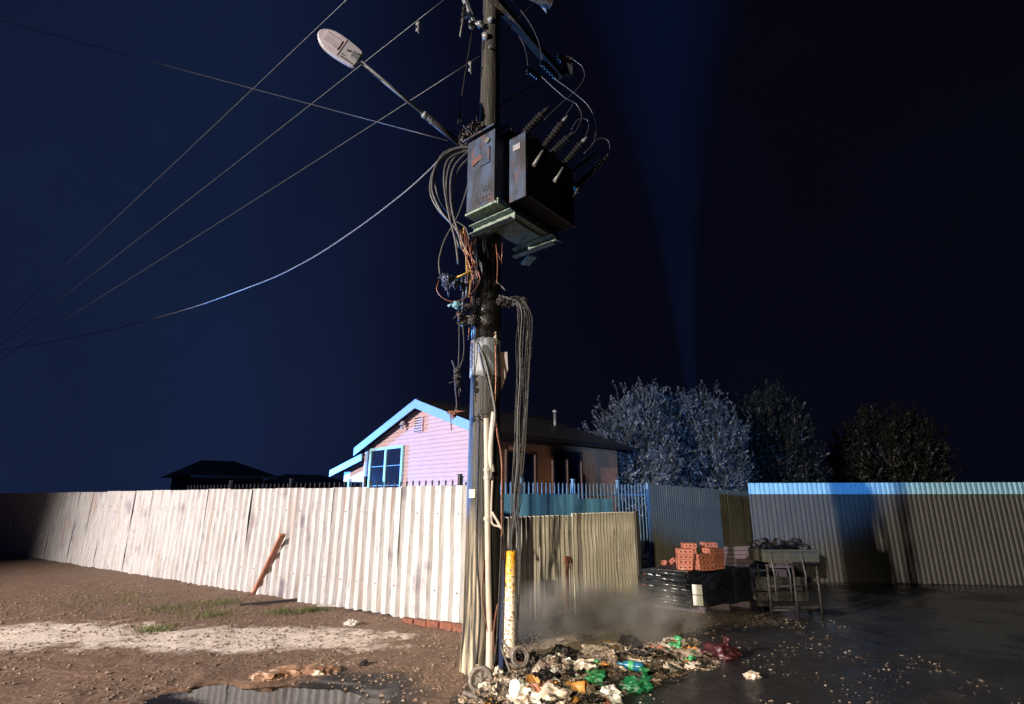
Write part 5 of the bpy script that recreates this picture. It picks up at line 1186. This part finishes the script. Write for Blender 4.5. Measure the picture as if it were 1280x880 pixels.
# grey-violet beams behind
for k in range(5):
    q0 = P(905, 706-5.2*k, 11.6); q1 = P(990, 707-5.6*k, 11.2); mb = MB(); mb.bar(q0, q1, .14, .075); build(mb, 'timber_beam', m_sleeper, None, 'grey-violet beam in the pile behind the bricks, %s' % ('lowest one', 'second from the bottom', 'middle one', 'second from the top', 'topmost one')[k], 'beam', bevel=.006)
for k in range(2):
    q0 = P(925+45*k, 712, 11.5); q0.z = 0; zt2 = P(905, 708, 11.6).z - .02
    mb = MB(); mb.box(Vector((q0.x, q0.y, zt2/2)), (.3, .3, zt2)); build(mb, 'trestle_block', m_sleeper, None, ('left', 'right')[k]+' dark block carrying the pile of beams', 'block', bevel=.01)
# charred rack at the right edge
rk = thing('charred_rack', 'charred metal rack holding a basket at the right edge', 'rack', (3.95, 8.55, 0))
RX, RY = 4.05, 8.75
r0 = P(950, 700, 8.75); r1 = P(1010, 700, 8.75)
for (x, y) in ((r0.x, 8.55), (r1.x, 8.55), (r0.x+.05, 9.0), (r1.x+.05, 9.0), ((r0.x+r1.x)/2, 8.52)):
    mb = MB(); mb.tube([(x, y, 0), (x+.01, y, r0.z-.05)], .022, 8); build(mb, 'leg', m_char, rk)
for zz in (.12, .45, r0.z-.05):
    for yy in (8.55, 9.0):
        mb = MB(); mb.tube([(r0.x-.02, yy, zz), (r1.x+.05, yy, zz)], .014, 7); build(mb, 'rail', m_char, rk)
w_ = r1.x-r0.x
for zz in (.20, .42):
    mb = MB(); mb.box((r0.x+w_/2, 8.96, zz), (w_+.05, .03, .20)); build(mb, 'scorched_board', m_char, rk)
mb = MB(); mb.box((r0.x+w_/2, 8.75, .16), (w_, .42, .03)); build(mb, 'shelf', m_char, rk)
m_crate = M('sooty_green_crate', (.055, .058, .04), .5, 0, (.04, .04, .03), 10, bump=.4)
ck = thing('burnt_crate', 'sooty greenish crate sitting on the charred rack', 'crate', (r0.x, 8.6, r0.z-.03))
mb = MB(); zc = r0.z + .08; mb.box((r0.x+w_/2, 8.52, zc), (w_+.1, .03, .17)); mb.box((r0.x+w_/2, 9.02, zc), (w_+.1, .03, .17)); mb.box((r0.x-.04, 8.77, zc), (.03, .46, .17)); mb.box((r1.x+.04, 8.77, zc), (.03, .46, .17)); mb.box((r0.x+w_/2, 8.77, zc-.08), (w_, .46, .02)); mb.box((r0.x+w_/2, 8.50, zc+.08), (w_+.14, .05, .03)); build(mb, 'crate_shell', m_crate, ck, bevel=.005)
mb = MB(); rn = random.Random(3)
for k in range(16): mb.blob((r0.x+w_*rn.random(), 8.75+rn.uniform(-.15, .15), zc+.10+rn.uniform(0, .1)), (.08, .07, .05), k, .7, 2.5, 2, False)
build(mb, 'burnt_contents', m_char, None, 'burnt black scraps heaped in the crate on the rack', 'debris')
mb = MB()
for k in range(3):
    x = r0.x + .05 + w_*k/3.2; mb.tube([(x, 8.50, .95-.15*(k % 2)), (x+.03, 8.49, .60), (x+.02, 8.50, .25+.1*(k % 3))], .012, 6)
build(mb, 'melted_drips', m_cable, rk)

# ------------------------------------------------------------------ low steam drifting off the wet rubbish
def steam(c, r, dens, label, seed):
    m = bpy.data.materials.new('steam'); m.use_nodes = True; t = m.node_tree; t.nodes.clear()
    out = t.nodes.new('ShaderNodeOutputMaterial'); pv = t.nodes.new('ShaderNodeVolumePrincipled'); t.links.new(pv.outputs[0], out.inputs['Volume'])
    pv.inputs['Color'].default_value = (.85, .82, .78, 1); pv.inputs['Anisotropy'].default_value = .1
    co = t.nodes.new('ShaderNodeTexCoord'); n = t.nodes.new('ShaderNodeTexNoise'); n.inputs['Scale'].default_value = 3.6; n.inputs['Detail'].default_value = 5
    t.links.new(co.outputs['Object'], n.inputs['Vector'])
    ln = t.nodes.new('ShaderNodeVectorMath'); ln.operation = 'LENGTH'
    mp = t.nodes.new('ShaderNodeMapping'); mp.inputs['Scale'].default_value = (1/r[0], 1/r[1], 1/r[2]); t.links.new(co.outputs['Object'], mp.inputs[0]); t.links.new(mp.outputs[0], ln.inputs[0])
    fall = t.nodes.new('ShaderNodeMapRange'); fall.inputs[1].default_value = 1; fall.inputs[2].default_value = .2; t.links.new(ln.outputs['Value'], fall.inputs[0])
    nr = t.nodes.new('ShaderNodeMapRange'); nr.inputs[1].default_value = .40; nr.inputs[2].default_value = .72; t.links.new(n.outputs['Fac'], nr.inputs[0])
    mu = t.nodes.new('ShaderNodeMath'); mu.operation = 'MULTIPLY'; t.links.new(fall.outputs[0], mu.inputs[0]); t.links.new(nr.outputs[0], mu.inputs[1])
    m2 = t.nodes.new('ShaderNodeMath'); m2.operation = 'MULTIPLY'; m2.inputs[1].default_value = dens; t.links.new(mu.outputs[0], m2.inputs[0]); t.links.new(m2.outputs[0], pv.inputs['Density'])
    me = bpy.data.meshes.new('steam'); bm = bmesh.new(); bmesh.ops.create_icosphere(bm, subdivisions=3, radius=1)
    for v in bm.verts: v.co = Vector((v.co.x*r[0], v.co.y*r[1], v.co.z*r[2]))
    bm.to_mesh(me); bm.free(); me.materials.append(m); o = bpy.data.objects.new('steam', me); COL.objects.link(o); o.location = c
    tag(o, label, 'steam', kind='stuff')
steam((1.0, 7.25, .35), (1.5, .80, .46), 5.5, 'thin steam drifting over the verge before the gate', 1)
